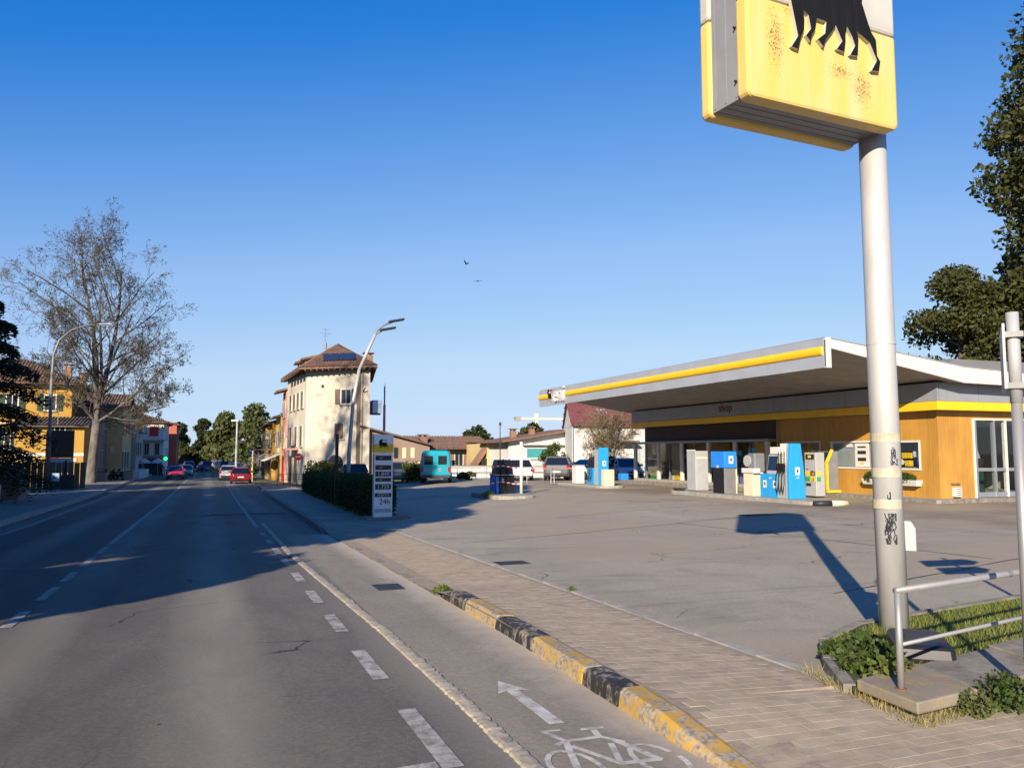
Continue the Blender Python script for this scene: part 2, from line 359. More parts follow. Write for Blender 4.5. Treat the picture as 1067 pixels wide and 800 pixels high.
for n_, c_ in dict(car_red=(.6, .018, .018), car_dred=(.2, .012, .018), car_silver=(.36, .38, .4), car_white=(.72, .72, .7), car_dark=(.035, .038, .045), car_blue=(.03, .06, .2), car_lblue=(.42, .5, .62), car_teal=(.006, .3, .4), car_grey=(.11, .115, .13)).items(): M[n_] = carpaint(n_, c_)
def plaster(n, c, v=.2): return mat(n, c, .9, var=v, s=.7, bmp=.15, bs_=20, lo=.35, hi=.75, spec=.2)
for n_, c_ in dict(pl_cream=(.56, .505, .41), pl_yellow=(.43, .255, .06), pl_pale=(.6, .46, .22), pl_white=(.64, .63, .6), pl_pink=(.62, .29, .25), pl_grey=(.4, .37, .32), pl_brown=(.27, .2, .16), pl_beige=(.66, .54, .36), pl_red=(.42, .13, .09), pl_lemon=(.6, .47, .18), pl_greywall=(.17, .17, .18)).items(): M[n_] = plaster(n_, c_)
M['tile'] = mat('roof_tile', (.215, .12, .08), .9, s=3, c2=(.115, .075, .058), bmp=.4)
M['tile_grey'] = mat('grey_roof_tile', (.15, .12, .1), .9, s=3, c2=(.09, .075, .065), bmp=.4)
M['totem_white'] = mat('totem_white', (.8, .79, .77), .5, var=.08, s=3)
M['redroof'] = mat('red_metal_roof', (.2, .07, .068), .55, .1, var=.15, s=1)
M['solar'] = mat('solar_panel', (.02, .028, .045), .15, spec=.6)
M['shutter_b'] = mat('shutter_brown', (.14, .095, .065), .7, var=.25)
M['shutter_g'] = mat('shutter_green', (.02, .05, .03), .7, var=.25)
M['awning'] = mat('awning_cloth', (.62, .62, .6), .8)
M['orange'] = mat('orange_plastic', (.6, .13, .02), .5)
M['skin'] = mat('skin', (.5, .3, .22), .6)
M['hair'] = mat('hair', (.04, .025, .018), .7)
M['cloth_d'] = mat('dark_cloth', (.03, .032, .045), .85)
M['cloth_y'] = mat('yellow_cloth', (.6, .42, .05), .8)
M['cloth_g'] = mat('grey_cloth', (.16, .16, .17), .85)
M['terracotta'] = mat('terracotta', (.27, .15, .1), .85)

# ---------------------------------------------------------------- the ground
rng = random.Random(7)
def struct(o): o['kind'] = 'structure'; return o
def sheet(xf, ys, nx, zf):             # xf(y) -> (x0, x1)
    m = MB(); vs = []
    for y in ys:
        a, b = xf(y)
        for i in range(nx + 1):
            x = a + (b - a) * i / nx; vs.append((x, y, zf(x, y)))
    k = nx + 1
    return m.add(vs, [(j*k+i, j*k+i+1, (j+1)*k+i+1, (j+1)*k+i) for j in range(len(ys)-1) for i in range(nx)])
def yr(a, b, st):
    n = max(1, int(round((b - a) / st))); return [a + (b - a) * i / n for i in range(n + 1)]
gx = [-2500, -900, -400, -200, -100, -60, -40, -25, -15, -10, -6, -3, 0, 2, 4, 6, 8, 10, 12, 14, 16, 20, 30, 45, 70, 120, 250, 600, 1500, 3000]
gy = [-800, -200, -60, -20, -5, 3, 8, 14, 20, 28, 36, 42, 48, 52, 56, 60, 66, 72, 80, 88, 95, 105, 120, 140, 158, 200, 300, 500, 1000, 4000]
m = MB(); m.add([(x, y, gz(x, y) - .09) for y in gy for x in gx], [(j*len(gx)+i, j*len(gx)+i+1, (j+1)*len(gx)+i+1, (j+1)*len(gx)+i) for j in range(len(gy)-1) for i in range(len(gx)-1)])
struct(m.build('ground', M['earth']))
def xl(y): return -5.65 - .021 * min(max(0, y - 28), 70)
def xr(y): return 2.85 + .018 * min(max(0, y - 21), 80)
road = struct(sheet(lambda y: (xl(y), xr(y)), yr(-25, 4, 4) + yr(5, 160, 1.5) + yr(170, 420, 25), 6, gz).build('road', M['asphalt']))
struct(sheet(lambda y: (1.8, 2.9), yr(-10, 21, 1.5), 2, lambda x, y: gz(x, y) + .004).build('cycle_lane', M['cycle']))
fore_y = yr(-2, 57, 1.5)
def fx(y): return (4.5 + .6 * sm(24, 27, y) + .9 * sm(27, 50, y), 36)
fore = struct(sheet(fx, fore_y, 40, lambda x, y: gz(x, y) + .02).build('forecourt', M['forecourt']))
lpav = struct(sheet(lambda y: (xl(y) - 4.6, xl(y) - .18), yr(-25, 130, 2.5), 3, lambda x, y: gz(x, y) + .12).build('pavement_left', M['concrete_d']))
pav = struct(sheet(lambda y: (2.86, 8.6) if y < 5 else (2.86, 4.62), [-6, -2, 1, 2.5] + yr(3, 4.99, .25) + yr(5.01, 21, .4), 14, lambda x, y: pz(x, y) - .0018).build('pavement', M['joint']))
def pfx(y): return (xr(y), 4.62 + .5 * sm(24, 27, y) + .9 * sm(27, 55, y))
sheet(pfx, yr(21, 66, 1.2), 4, lambda x, y: gz(x, y) + kerb_h(y) * (1 - min(1, max(0, (x - 2.9) / 1.7))) * .98 + .035 * min(1, max(0, (x - 2.9) / 1.7)) + .002).build('far_paving', M['paving'], pav)

# pavers: those nearest the camera one by one, the rest joined
def paver_mesh(mb, cx, cy, cz, tilt=(0, 0), rot=0):
    a, b, c, h = .1048, .0528, .001, .02
    R_ = Matrix.Translation((cx, cy, cz)) @ Matrix.Rotation(rot, 4, 'Z') @ Matrix.Rotation(tilt[0], 4, 'X') @ Matrix.Rotation(tilt[1], 4, 'Y')
    p = [(sx * a, sy * b, -h) for sx, sy in ((-1,-1),(1,-1),(1,1),(-1,1))] + [(sx * a, sy * b, -c * .6) for sx, sy in ((-1,-1),(1,-1),(1,1),(-1,1))] + [(sx * (a-c), sy * (b-c), 0) for sx, sy in ((-1,-1),(1,-1),(1,1),(-1,1))]
    mb.add([R_ @ V(q) for q in p], [(8,9,10,11)] + [(i, (i+1) % 4, 4+(i+1) % 4, 4+i) for i in range(4)] + [(4+i, 4+(i+1) % 4, 8+(i+1) % 4, 8+i) for i in range(4)])
def kx(y): return 2.72 + .15 * sm(4, 9, y)
cand = []
for r_ in range(int(17.8 / .108)):
    y = 3.15 + r_ * .108; x = 2.95 - .106 * (r_ % 2)
    while x < 6.6:
        ok = x > kx(y) + .33 and y > 4.0 - .42 * (x - 2.7) and y > 3.1 + .62 * (x - 4.3)
        if x > 4.4: ok = ok and y < 4.13 + .24 * (x - 4.38) - .04
        if ok and not (x > 4.3 and y > 4.1 and x > 4.42): cand.append((x, y))
        elif ok and y < 4.13 + .24 * (x - 4.38) - .04: cand.append((x, y))
        x += .212
cand.sort(key=lambda p: p[0]**2 + p[1]**2)
def slope(x, y): return (math.atan((pz(x, y + .1) - pz(x, y - .1)) / .2), -math.atan((pz(x + .1, y) - pz(x - .1, y)) / .2))
def tl(x, y): s_ = slope(x, y); return (s_[0] + rng.uniform(-.005, .005), s_[1] + rng.uniform(-.003, .003))
protos = []
for k in range(4):
    q = MB(); paver_mesh(q, 0, 0, 0); protos.append(q)
pm = []
for i, (x, y) in enumerate(cand[:300]):
    z = pz(x, y) + rng.uniform(-.0007, .0007)
    if len(pm) < 2:
        o = protos[0].build('paver', M[('paver', 'paver2')[len(pm)]], pav); pm.append(o)
    else: o = child(rng.choice(pm[:2]), pav)
    o.location = (x, y, z); s_ = tl(x, y); o.rotation_euler = (s_[0], s_[1], rng.uniform(-.012, .012))
q = MB()
for x, y in cand[300:]:
    q.slot(rng.randint(0, 1)); paver_mesh(q, x, y, pz(x, y) + rng.uniform(-.0007, .0007), tl(x, y), rng.uniform(-.012, .012))
q.build('pavers', [M['paver'], M['paver2']], pav, kind='stuff')
# pale edging between paving and forecourt
for i, y in enumerate(yr(5.1, 20.6, 1.0)[:-1]):
    q = MB(); x = 4.58 + .003 * math.sin(i * 2.1); z0 = gz(x, y + .5); q.box(x - .06, x + .06, y + .006, y + .992, z0 - .05, z0 + .046)
    q.build('edging_stone', M['concrete'], pav, bev=.008)

# kerb stones along the cycle lane
KY = [(3.9, 'y'), (5.29, 'k'), (5.94, 'y'), (7.10, 'k'), (8.25, 'y'), (9.34, 'k'), (10.5, None)]
for (ya, col), (yb, _) in zip(KY[:-1], KY[1:]):
    n = 5; rings = []
    for i in range(n + 1):
        y = ya + .008 + (yb - ya - .016) * i / n; x = kx(y) + rng.uniform(-.006, .006); z = gz(x, y)
        h = .135 * (1 - .75 * sm(4.9, 3.9, y)) * (1 - .8 * sm(10, 10.6, y)) + rng.uniform(-.008, .006)
        rings.append([(x, y, z - .06), (x + .02, y, z + h - .03), (x + .05, y, z + h), (x + .19, y, z + h + rng.uniform(-.008, .004)), (x + .24, y, z + h - .02), (x + .24, y, z - .06)])
    MB().loft(rings).build('kerb_stone', M['paint_y' if col == 'y' else 'paint_k'], pav, smooth=False, bev=.006)
for i, y in enumerate(yr(10.6, 21.4, 1.08)[:-1]):
    x = kx(9) + .0; q = MB(); z = gz(x, y + .5)
    q.box(x - .02, x + .12, y + .006, y + 1.07, z - .06, z + .012 + .01 * (i % 2)); q.build('flush_kerb_stone', M['concrete_d'], pav, bev=.006)
for i, y in enumerate(yr(21.5, 66, 1.02)[:-1]):
    x0, x1 = xr(y), xr(y + 1.0); z0, z1 = gz(3, y), gz(3, y + 1)
    h0 = .02 + .11 * sm(21.3, 23, y); h1 = .02 + .11 * sm(21.3, 23, y + 1)
    MB().loft([[(x0 - .07, y + .01, z0 - .05), (x0 - .05, y + .01, z0 + h0), (x0 + .12, y + .01, z0 + h0), (x0 + .12, y + .01, z0 - .05)], [(x1 - .07, y + 1, z1 - .05), (x1 - .05, y + 1, z1 + h1), (x1 + .12, y + 1, z1 + h1), (x1 + .12, y + 1, z1 - .05)]]).build('kerb_stone', M['concrete_d'], pav)
for i, y in enumerate(yr(26, 122, 1.6)[:-1]):
    x0, x1 = xl(y), xl(y + 1.6); z0, z1 = gz(-6, y), gz(-6, y + 1.6)
    MB().loft([[(x0 - .2, y + .01, z0 - .05), (x0 - .2, y + .01, z0 + .13), (x0 + .03, y + .01, z0 + .13), (x0 + .05, y + .01, z0 - .05)], [(x1 - .2, y + 1.58, z1 - .05), (x1 - .2, y + 1.58, z1 + .13), (x1 + .03, y + 1.58, z1 + .13), (x1 + .05, y + 1.58, z1 - .05)]]).build('kerb_stone', M['concrete'], lpav)

# painted markings, 8 mm above the asphalt
def mark(name, x, ya, yb, wd, parent=road, mt='paint', dz=.006):
    q = MB(); n = max(1, int((yb - ya) / 1.5)); f_ = x if callable(x) else (lambda y: x)
    for i in range(n):
        a = ya + (yb - ya) * i / n; b = ya + (yb - ya) * (i + 1) / n
        q.face((f_(a) - wd/2, a, gz(f_(a), a) + dz), (f_(a) + wd/2, a, gz(f_(a), a) + dz), (f_(b) + wd/2, b, gz(f_(b), b) + dz), (f_(b) - wd/2, b, gz(f_(b), b) + dz))
    return q.build(name, M[mt], parent)
for a, b in [(2.6, 3.7), (4.6, 5.79), (6.66, 7.76), (8.67, 9.71), (10.58, 11.64), (12.62, 13.68), (14.74, 15.89), (16.73, 17.99), (18.9, 20.1), (21, 22.3)]: mark('edge_dash', 1.355, a, b, .13)
mark('edge_line', lambda y: 1.34 + .004 * (y - 24), 24, 72, .12)
for a, b in [(4.2, 5.3), (6.2, 7.3), (8.2, 9.3), (10.22, 11.29), (12.13, 13.37), (13.99, 15.18), (16.02, 17.44), (18.2, 19.63)]: mark('centre_dash', -1.98, a, b, .12)
mark('centre_line', -1.98, 20.3, 112, .12)
mark('left_edge_line', lambda y: xl(y) + .75, 22, 100, .13)
q = MB(); q.face((1.0, 4.62, gz(1, 4.6) + .006), (1.28, 4.62, gz(1, 4.6) + .006), (1.28, 4.72, gz(1, 4.6) + .006), (1.0, 4.7, gz(1, 4.6) + .006)); q.build('stop_mark', M['paint'], road)
# rough cream strip beside the cycle lane
q = MB(); P_ = [(1.77, 1.5), (1.77, 4.4), (1.78, 5.87), (1.76, 8.5), (1.64, 13.2), (1.56, 17), (1.57, 21), (1.6, 26)]
def interp(y):
    for (xa, ya), (xb, yb) in zip(P_[:-1], P_[1:]):
        if ya <= y <= yb: return xa + (xb - xa) * (y - ya) / (yb - ya)
    return P_[-1][0]
rings = []; y = 1.6
while y < 26:
    st = .035 if y < 9 else .12
    wv = .062 + .006 * rng.uniform(-1, 1); x = interp(y) + rng.uniform(-.006, .006); z = gz(x, y); h = .012 * (1 - sm(16, 24, y)) + .008
    rings.append([(x - wv, y, z - .01), (x - wv * .8, y, z + h * rng.uniform(.6, 1)), (x - wv * .3, y, z + h * rng.uniform(.85, 1.2)), (x + wv * .3, y, z + h * rng.uniform(.85, 1.2)), (x + wv * .8, y, z + h * rng.uniform(.6, 1)), (x + wv, y, z - .01)]); y += st
MB().loft(rings).build('raised_strip', M['cream_line'], road)
def flat(name, polys, mt, parent, dz):
    q = MB()
    for p in polys: q.face(*[(x, y, gz(x, y) + dz) for x, y in p])
    return q.build(name, mt, parent)
cyc = bpy.data.objects['cycle_lane']
flat('direction_arrow', [[(2.155, 5.1), (2.265, 5.1), (2.255, 5.95), (2.165, 5.95)], [(2.08, 5.9), (2.165, 5.95), (2.255, 5.95), (2.34, 5.9), (2.2, 6.25)]], M['paint_c'], cyc, .009)
def stroke(pts, wd, ring=False):
    out = []
    for (x0, y0), (x1, y1) in zip(pts[:-1], pts[1:]):
        dx, dy = x1 - x0, y1 - y0; l = math.hypot(dx, dy); nx_, ny_ = -dy / l * wd / 2, dx / l * wd / 2; ex, ey = dx / l * wd * .2, dy / l * wd * .2
        out.append([(x0 - ex - nx_, y0 - ey - ny_), (x1 + ex - nx_, y1 + ey - ny_), (x1 + ex + nx_, y1 + ey + ny_), (x0 - ex + nx_, y0 - ey + ny_)])
    return out
def ringpts(cx, cy, rx, ry, a0=0, a1=360, n=18): return [(cx + rx * math.cos(RAD(a0 + (a1 - a0) * i / n)), cy + ry * math.sin(RAD(a0 + (a1 - a0) * i / n))) for i in range(n + 1)]
bike = []
for pts, wd in [(ringpts(2.0, 4.33, .14, .28), .035), (ringpts(2.5, 4.28, .13, .27, 20, 360), .035), ([(2.0, 4.33), (2.12, 4.76), (2.35, 4.76)], .045), ([(2.06, 4.98), (2.17, 4.97)], .035), ([(2.06, 4.98), (2.12, 4.76), (2.05, 4.72)], .04),
                ([(2.12, 4.66), (2.26, 4.3), (2.36, 4.62)], .04), ([(2.26, 4.3), (2.5, 4.28), (2.41, 4.66)], .05), ([(2.35, 4.76), (2.38, 4.92)], .045), ([(2.31, 4.93), (2.45, 4.92)], .04), ([(2.36, 4.76), (2.45, 4.62)], .035)]: bike += stroke(pts, wd)
q = MB()
for i, p in enumerate(bike): q.face(*[(x, y, gz(x, y) + .009 + .0002 * (i % 9)) for x, y in p])
q.build('bicycle_symbol', M['paint_c'], cyc)
# drain covers and patches
def cover(name, x, y, a, b, parent, dz=.024, round_=False):
    z = gz(x, y) + dz; q = MB()
    if round_: q.cyl((x, y, z - .03), (x, y, z + .004), a, n=20)
    else:
        q.box(x - a, x + a, y - b, y + b, z - .03, z + .003)
        for k in range(5): q.box(x - a * .85, x + a * .85, y - b + b * .4 * (k + .25), y - b + b * .4 * (k + .6), z + .003, z + .008)
    return q.build(name, M['dark'] if name == 'drain_grate' else M['grey'], parent)
cover('drain_grate', 2.44, 11.57, .19, .27, cyc, .006)
cover('drain_grate', 4.95, 13.4, .3, .22, fore)
cover('drain_grate', 14.9, 19.8, .5, .22, fore)
flat('asphalt_patch', [[(-.3, 30.2), (2.7, 30.5), (2.75, 31.9), (.2, 31.7)]], mat('fresh_asphalt', (.035, .035, .037), .8, var=.3, bmp=.3), road, .003)

# ---------------------------------------------------------------- planted corner with the guard rail and the pylon
isl = thing('traffic_island', 'raised corner island with broken concrete slabs and grass below the tall pylon sign', 'traffic island', (6, 5.3, 0))
front = [(4.36, 4.20), (5.03, 4.30), (6.1, 4.58), (7.6, 4.95), (9.1, 5.3), (12, 6)]
back = [(4.40, 4.78), (5.2, 4.98), (6.2, 5.2), (7.6, 5.5), (9.1, 5.85), (12, 6.6)]
for i in range(5):
    g = .012
    a, b, c, d = V((*front[i], 0)), V((*front[i+1], 0)), V((*back[i+1], 0)), V((*back[i], 0))
    e = (b - a).normalized() * g; jz = (.0, -.012, .006, 0, 0)[i]
    top = [(a + e).to_tuple()[:2], (b - e).to_tuple()[:2], (c - e).to_tuple()[:2], (d + e).to_tuple()[:2]]
    sl_ = MB().prism(top, (0, 0, .055 + jz), (1, 0, 0), (0, 1, 0), (0, 0, .08)).build('slab', M['concrete_d'] if i else worn('lichen_slab', (.27, .235, .185), (.46, .29, .06), .6, 5, under2=(.22, .18, .13)), isl, bev=.012)
MB().prism([(4.45, 4.32), (12, 6.1), (12, 6.5), (4.48, 4.75)], (0, 0, -.08), (1, 0, 0), (0, 1, 0), (0, 0, .14)).build('footing', M['concrete_d'], isl)
MB().prism([(4.4, 4.8), (5.2, 5.0), (6.2, 5.22), (12, 6.62), (12, 7.6), (8.6, 6.95), (6.1, 6.5), (5.3, 6.05), (4.85, 5.5)], (0, 0, -.08), (1, 0, 0), (0, 1, 0), (0, 0, .15)).build('soil', M['grass_soil'], isl)
kb = [(4.42, 4.85), (4.83, 5.53), (5.28, 6.1), (6.1, 6.56), (7.4, 6.82), (8.7, 7.06), (10.4, 7.36)]
for a, b in zip(kb[:-1], kb[1:]):
    d = (V((*b, 0)) - V((*a, 0))); L_ = d.length; d.normalize(); n_ = V((-d.y, d.x, 0)); c = (V((*a, 0)) + V((*b, 0))) / 2
    MB().obox((c.x, c.y, .01), d * (L_ / 2 - .006), n_ * .05, V((0, 0, .07))).build('border_stone', M['concrete_d'], isl, bev=.01)

nprng = np.random.default_rng(3)
def fast_mesh(name, verts, nper, mt, parent=None, origin=(0, 0, 0), kind=None):
    verts = np.asarray(verts, np.float32).reshape(-1, 3); off = wloc(parent) if parent else V(origin)
    verts = verts - np.array(off[:], np.float32); n = len(verts) // nper
    me = bpy.data.meshes.new(name); me.vertices.add(len(verts)); me.vertices.foreach_set('co', verts.ravel())
    me.loops.add(n * nper); me.loops.foreach_set('vertex_index', np.arange(n * nper, dtype=np.int32))
    me.polygons.add(n); me.polygons.foreach_set('loop_start', np.arange(0, n * nper, nper, dtype=np.int32)); me.polygons.foreach_set('loop_total', np.full(n, nper, np.int32))
    me.materials.append(mt); me.update(calc_edges=True)
    o = bpy.data.objects.new(name, me); COL.objects.link(o)
    if parent: o.parent = parent
    else: o.location = off
    if kind: o['kind'] = kind
    return o
def leaves_at(pts, size, r=nprng, flatz=0, aspect=.55):
    n = len(pts); d = r.normal(size=(n, 3)); d[:, 2] *= (1 - flatz); d /= np.linalg.norm(d, axis=1)[:, None] + 1e-9
    e = r.normal(size=(n, 3)); e -= d * (e * d).sum(1)[:, None]; e /= np.linalg.norm(e, axis=1)[:, None] + 1e-9
    s = (size * r.uniform(.6, 1.35, n))[:, None]
    return np.stack([pts - d * s, pts + e * s * aspect, pts + d * s, pts - e * s * aspect], 1)
def blades(pts, h, lean, wd, r=nprng):
    n = len(pts); a = r.uniform(0, 2 * np.pi, n); b = r.uniform(0, 2 * np.pi, n); hh = h * r.uniform(.4, 1.3, n); ln = lean * r.uniform(.2, 1.2, n)
    tip = pts + np.stack([np.cos(a) * ln, np.sin(a) * ln, hh], 1); sd = np.stack([np.cos(b), np.sin(b), 0 * b], 1) * wd
    return np.stack([pts - sd, pts + sd, tip], 1)
def scatter_poly(poly, n, r=nprng):
    P2 = np.array(poly); lo, hi = P2.min(0), P2.max(0); out = []
    while len(out) < n:
        p = lo + (hi - lo) * r.random(2); c = False; j = len(P2) - 1
        for i in range(len(P2)):
            if (P2[i][1] > p[1]) != (P2[j][1] > p[1]) and p[0] < (P2[j][0]-P2[i][0])*(p[1]-P2[i][1])/(P2[j][1]-P2[i][1])+P2[i][0]: c = not c
            j = i
        if c: out.append(p)
    return np.array(out)
gp = scatter_poly([(5.3, 5.0), (6.2, 5.24), (12, 6.65), (12, 7.5), (8.6, 6.9), (6.3, 6.45), (5.2, 6.0)], 9000)
gpts = np.column_stack([gp, np.full(len(gp), .065)])
o = fast_mesh('grass', blades(gpts, .075, .05, .004), 3, M['grass'], kind='stuff'); o['label'] = 'short bright grass on the corner island'; o['category'] = 'grass'
sp = scatter_poly([(4.3, 4.05), (6.3, 4.55), (9, 5.2), (9, 5.3), (6.1, 4.6), (4.36, 4.2)], 1300); sp = np.vstack([sp, scatter_poly([(4.22, 4.1), (4.5, 5.5), (4.6, 5.5), (4.38, 4.1)], 350)])
o = fast_mesh('dry_grass', blades(np.column_stack([sp, np.full(len(sp), .0)]), .08, .07, .004), 3, M['straw'], kind='stuff'); o['label'] = 'dry straw coloured grass at the foot of the broken slabs'; o['category'] = 'grass'
def weed(name, label, clumps, n, size, mt, h0=.06, group=None, cat='plant'):
    t = thing(name, label, cat, (clumps[0][0], clumps[0][1], h0), group); P3 = []; q = MB()
    for cx, cy, rad, hh in clumps:
        k = int(n / len(clumps)); u = nprng.normal(size=(k, 3)); u /= np.linalg.norm(u, axis=1)[:, None]; rr = nprng.random(k) ** .5
        P3.append(np.column_stack([cx + u[:, 0] * rr * rad, cy + u[:, 1] * rr * rad, h0 + np.abs(u[:, 2]) * rr * hh]))
        for i in range(5):
            a = rng.uniform(0, 6.28); q.tube([(cx, cy, h0 - .02), (cx + math.cos(a) * rad * .4, cy + math.sin(a) * rad * .4, h0 + hh * .5), (cx + math.cos(a) * rad * .7, cy + math.sin(a) * rad * .7, h0 + hh * .75)], [.006, .004, .002], 4)
        q.build('stem', M['twig'], t); q = MB()
    fast_mesh('leaves', leaves_at(np.vstack(P3), size), 4, mt, t); return t
weed('ground_ivy', 'dark green ivy spilling over the island edge in front of the pylon pole', [(4.78, 5.18, .16, .16), (5.0, 5.35, .2, .22), (5.2, 5.5, .2, .18), (5.0, 5.6, .18, .15), (5.08, 5.15, .16, .2), (5.42, 5.8, .18, .14)], 2300, .03, M['leaf'])
weed('leafy_weed', 'leafy weed growing over the slab beside the rail post', [(4.72, 4.85, .17, .2), (4.95, 4.95, .15, .17)], 420, .034, M['leaf_bright'])
weed('feathery_weed', 'feathery weed growing through the gap between the slabs', [(5.15, 4.22, .2, .27), (5.35, 4.34, .17, .2)], 1300, .02, M['leaf'], 0)
weed('grey_green_weed', 'small grey green weed under the broken slab corner', [(4.85, 4.18, .13, .18)], 450, .018, M['leaf_far'], 0)
weed('yellow_weed', 'yellowish weed against the foot of the slabs at the frame edge', [(5.7, 4.42, .2, .13), (5.9, 4.46, .15, .16)], 500, .022, M['straw'], 0)
weed('kerb_weed', 'little yellow green weed at the end of the striped kerb', [(2.98, 10.7, .14, .12)], 260, .03, M['leaf_bright'], gz(3, 10.7))
weed('edging_weed', 'tiny weed in the edging between paving and forecourt', [(4.6, 10.1, .06, .05)], 60, .02, M['leaf_bright'], gz(4.6, 10.1) + .04)

# guard rail
t = thing('guard_rail', 'galvanised guard rail with two bars along the corner island', 'railing', (4.52, 4.48, .13))
MB().cyl((4.52, 4.48, .12), (4.52, 4.48, .80), .024).build('post', M['pole'], t, smooth=True)
MB().cyl((4.52, 4.48, .118), (4.52, 4.48, .14), .04).build('post_foot', mat('rust', (.25, .09, .04), .9, var=.4, s=20), t)
MB().cyl((7.6, 5.24, .1), (7.6, 5.24, .79), .024).build('post', M['pole'], t, smooth=True)
MB().tube([(4.50, 4.475, .80), (7.6, 5.24, .77), (9.6, 5.74, .76)], .024, 12).build('top_bar', M['pole'], t, smooth=True)
MB().tube([(4.52, 4.48, .43), (7.6, 5.24, .41), (9.6, 5.74, .4)], .014, 10).build('middle_bar', M['pole'], t, smooth=True)
MB().cyl((6.02, 4.85, .784), (6.09, 4.866, .784), .026, n=12).build('joint_sleeve', M['grey'], t)
# sign pole at the frame edge
t = thing('sign_pole', 'thin galvanised pole with a sign seen edge on at the right frame edge', 'sign', (5.3, 4.12, 0))
MB().cyl((5.3, 4.12, -.02), (5.3, 4.12, 2.1), .036, n=16).build('pole', M['pole'], t, smooth=True)
MB().cyl((5.3, 4.12, 2.1), (5.3, 4.12, 2.74), .041, n=16).build('sleeve', M['lgrey'], t, smooth=True)
va = V((math.sin(RAD(50)), math.cos(RAD(50)), 0)); vn = V((va.y, -va.x, 0)); cc = V((5.3, 4.12, 2.4)) - vn * .068
MB().obox(cc, va * .35, V((0, 0, .22)), vn * .008).build('sign_plate', M['lgrey'], t)
for z in (2.22, 2.58): MB().obox((5.3, 4.12, z), va * .06, V((0, 0, .02)), vn * .06).build('clamp', M['grey'], t)
t = thing('arrow_sign', 'pointed direction sign on a pole outside the right edge, casting the arrow shaped shadow', 'sign', (7.4, 4.75, .1))
MB().cyl((7.4, 4.75, -.02), (7.4, 4.75, 3.0), .03).build('pole', M['pole'], t, smooth=True)
u_ = V((1, -.15, 0)).normalized(); nn = V((-.15, -1, 0)).normalized()
MB().prism([(-.55, -.13), (.3, -.13), (.5, 0.02), (.3, .17), (-.55, .17)], V((7.4, 4.75, 2.75)) + nn * .035, u_, (0, 0, 1), nn * .01).build('sign_plate', M['white'], t)
MB().prism([(-.45, -.13), (.25, -.13), (.42, 0.02), (.25, .17), (-.45, .17)], V((7.4, 4.75, 2.38)) + nn * .035, u_, (0, 0, 1), nn * .01).build('sign_plate', M['white'], t)
# discarded dark lid
t = thing('plastic_lid', 'black plastic cover lying on the grass behind the guard rail', 'cover', (5.65, 5.3, .1))
_d = V((.62, .78, 0)).normalized(); _e = V((.78, -.62, 0))
rg = []
for zz, k in ((.05, 1), (.12, 1.02), (.19, .98), (.22, .9), (.23, .6)):
    rg.append([tuple(V((5.62, 5.36, zz)) + _d * a * k * .36 + _e * b * k * .22) for a, b in ((-1, -.85), (-.85, -1), (.85, -1), (1, -.85), (1, .85), (.85, 1), (-.85, 1), (-1, .85))])
MB().loft(rg).build('shell', M['black'], t, smooth=False, bev=.01)
MB().tube([tuple(V((5.62, 5.36, .23)) - _e * .12 + _d * -.1), tuple(V((5.62, 5.36, .255)) - _e * .12), tuple(V((5.62, 5.36, .23)) - _e * .12 + _d * .1)], .012, 6).build('handle', M['dark'], t)

# ---------------------------------------------------------------- the tall pylon sign
py = thing('pylon_sign', 'tall weathered yellow and white sign box with black six legged dog on a white pole', 'sign', (6.23, 6.23, 0))
MB().tube([(6.23, 6.23, -.05), (6.2, 6.23, 2.4), (6.18, 6.23, 6.6)], [.134, .134, .125], 24).build('pole', M['pylon_pole'], py, smooth=True)
po = bpy.data.objects
for z in (1.9, 1.56, 1.26): MB().lathe([(.1345, -.045), (.1362, -.04), (.1362, .04), (.1345, .045)], (6.207, 6.23, z), 24).build('tape_band', M['tape'], py)
MB().lathe([(.132, -.012), (.138, -.01), (.138, .01), (.132, .012)], (6.2, 6.23, 2.82), 24).build('pole_seam', M['pylon_pole'], py)
# small box on the far side of the pole
MB().prism([(-.09, 0), (.08, 0), (.08, .22), (.04, .29), (-.05, .29), (-.09, .22)], (6.405, 6.2, .8), V((.72, -.69, 0)), (0, 0, 1), V((.07, .09, 0))).build('junction_box', M['lgrey'], py, bev=.01)
# scribbles on the pole facing the camera
def scribble(cx, z0, wd, ht, n, seed):
    r = random.Random(seed); a0 = math.atan2(-6.23, -6.2) + cx
    for s_ in range(n):
        pts = []; a = a0 + r.uniform(-wd, wd); z = z0 + r.uniform(-ht, ht)
        for i in range(9):
            a += r.uniform(-.13, .13); z += r.uniform(-.05, .05); a = min(max(a, a0 - wd * 1.3), a0 + wd * 1.3); z = min(max(z, z0 - ht * 1.2), z0 + ht * 1.2)
            pts.append((6.215 + math.cos(a) * .1345, 6.23 + math.sin(a) * .1345, z))
        yield pts
for cx, z0, wd, ht, n, sd in ((.1, 1.03, .3, .12, 22, 4), (.55, 1.72, .22, .07, 9, 9), (.05, 1.34, .08, .03, 2, 3)):
    q = MB()
    for pts in scribble(cx, z0, wd, ht, n, sd): q.tube(pts, .0045, 4)
    q.build('graffiti', M['ink'], py)
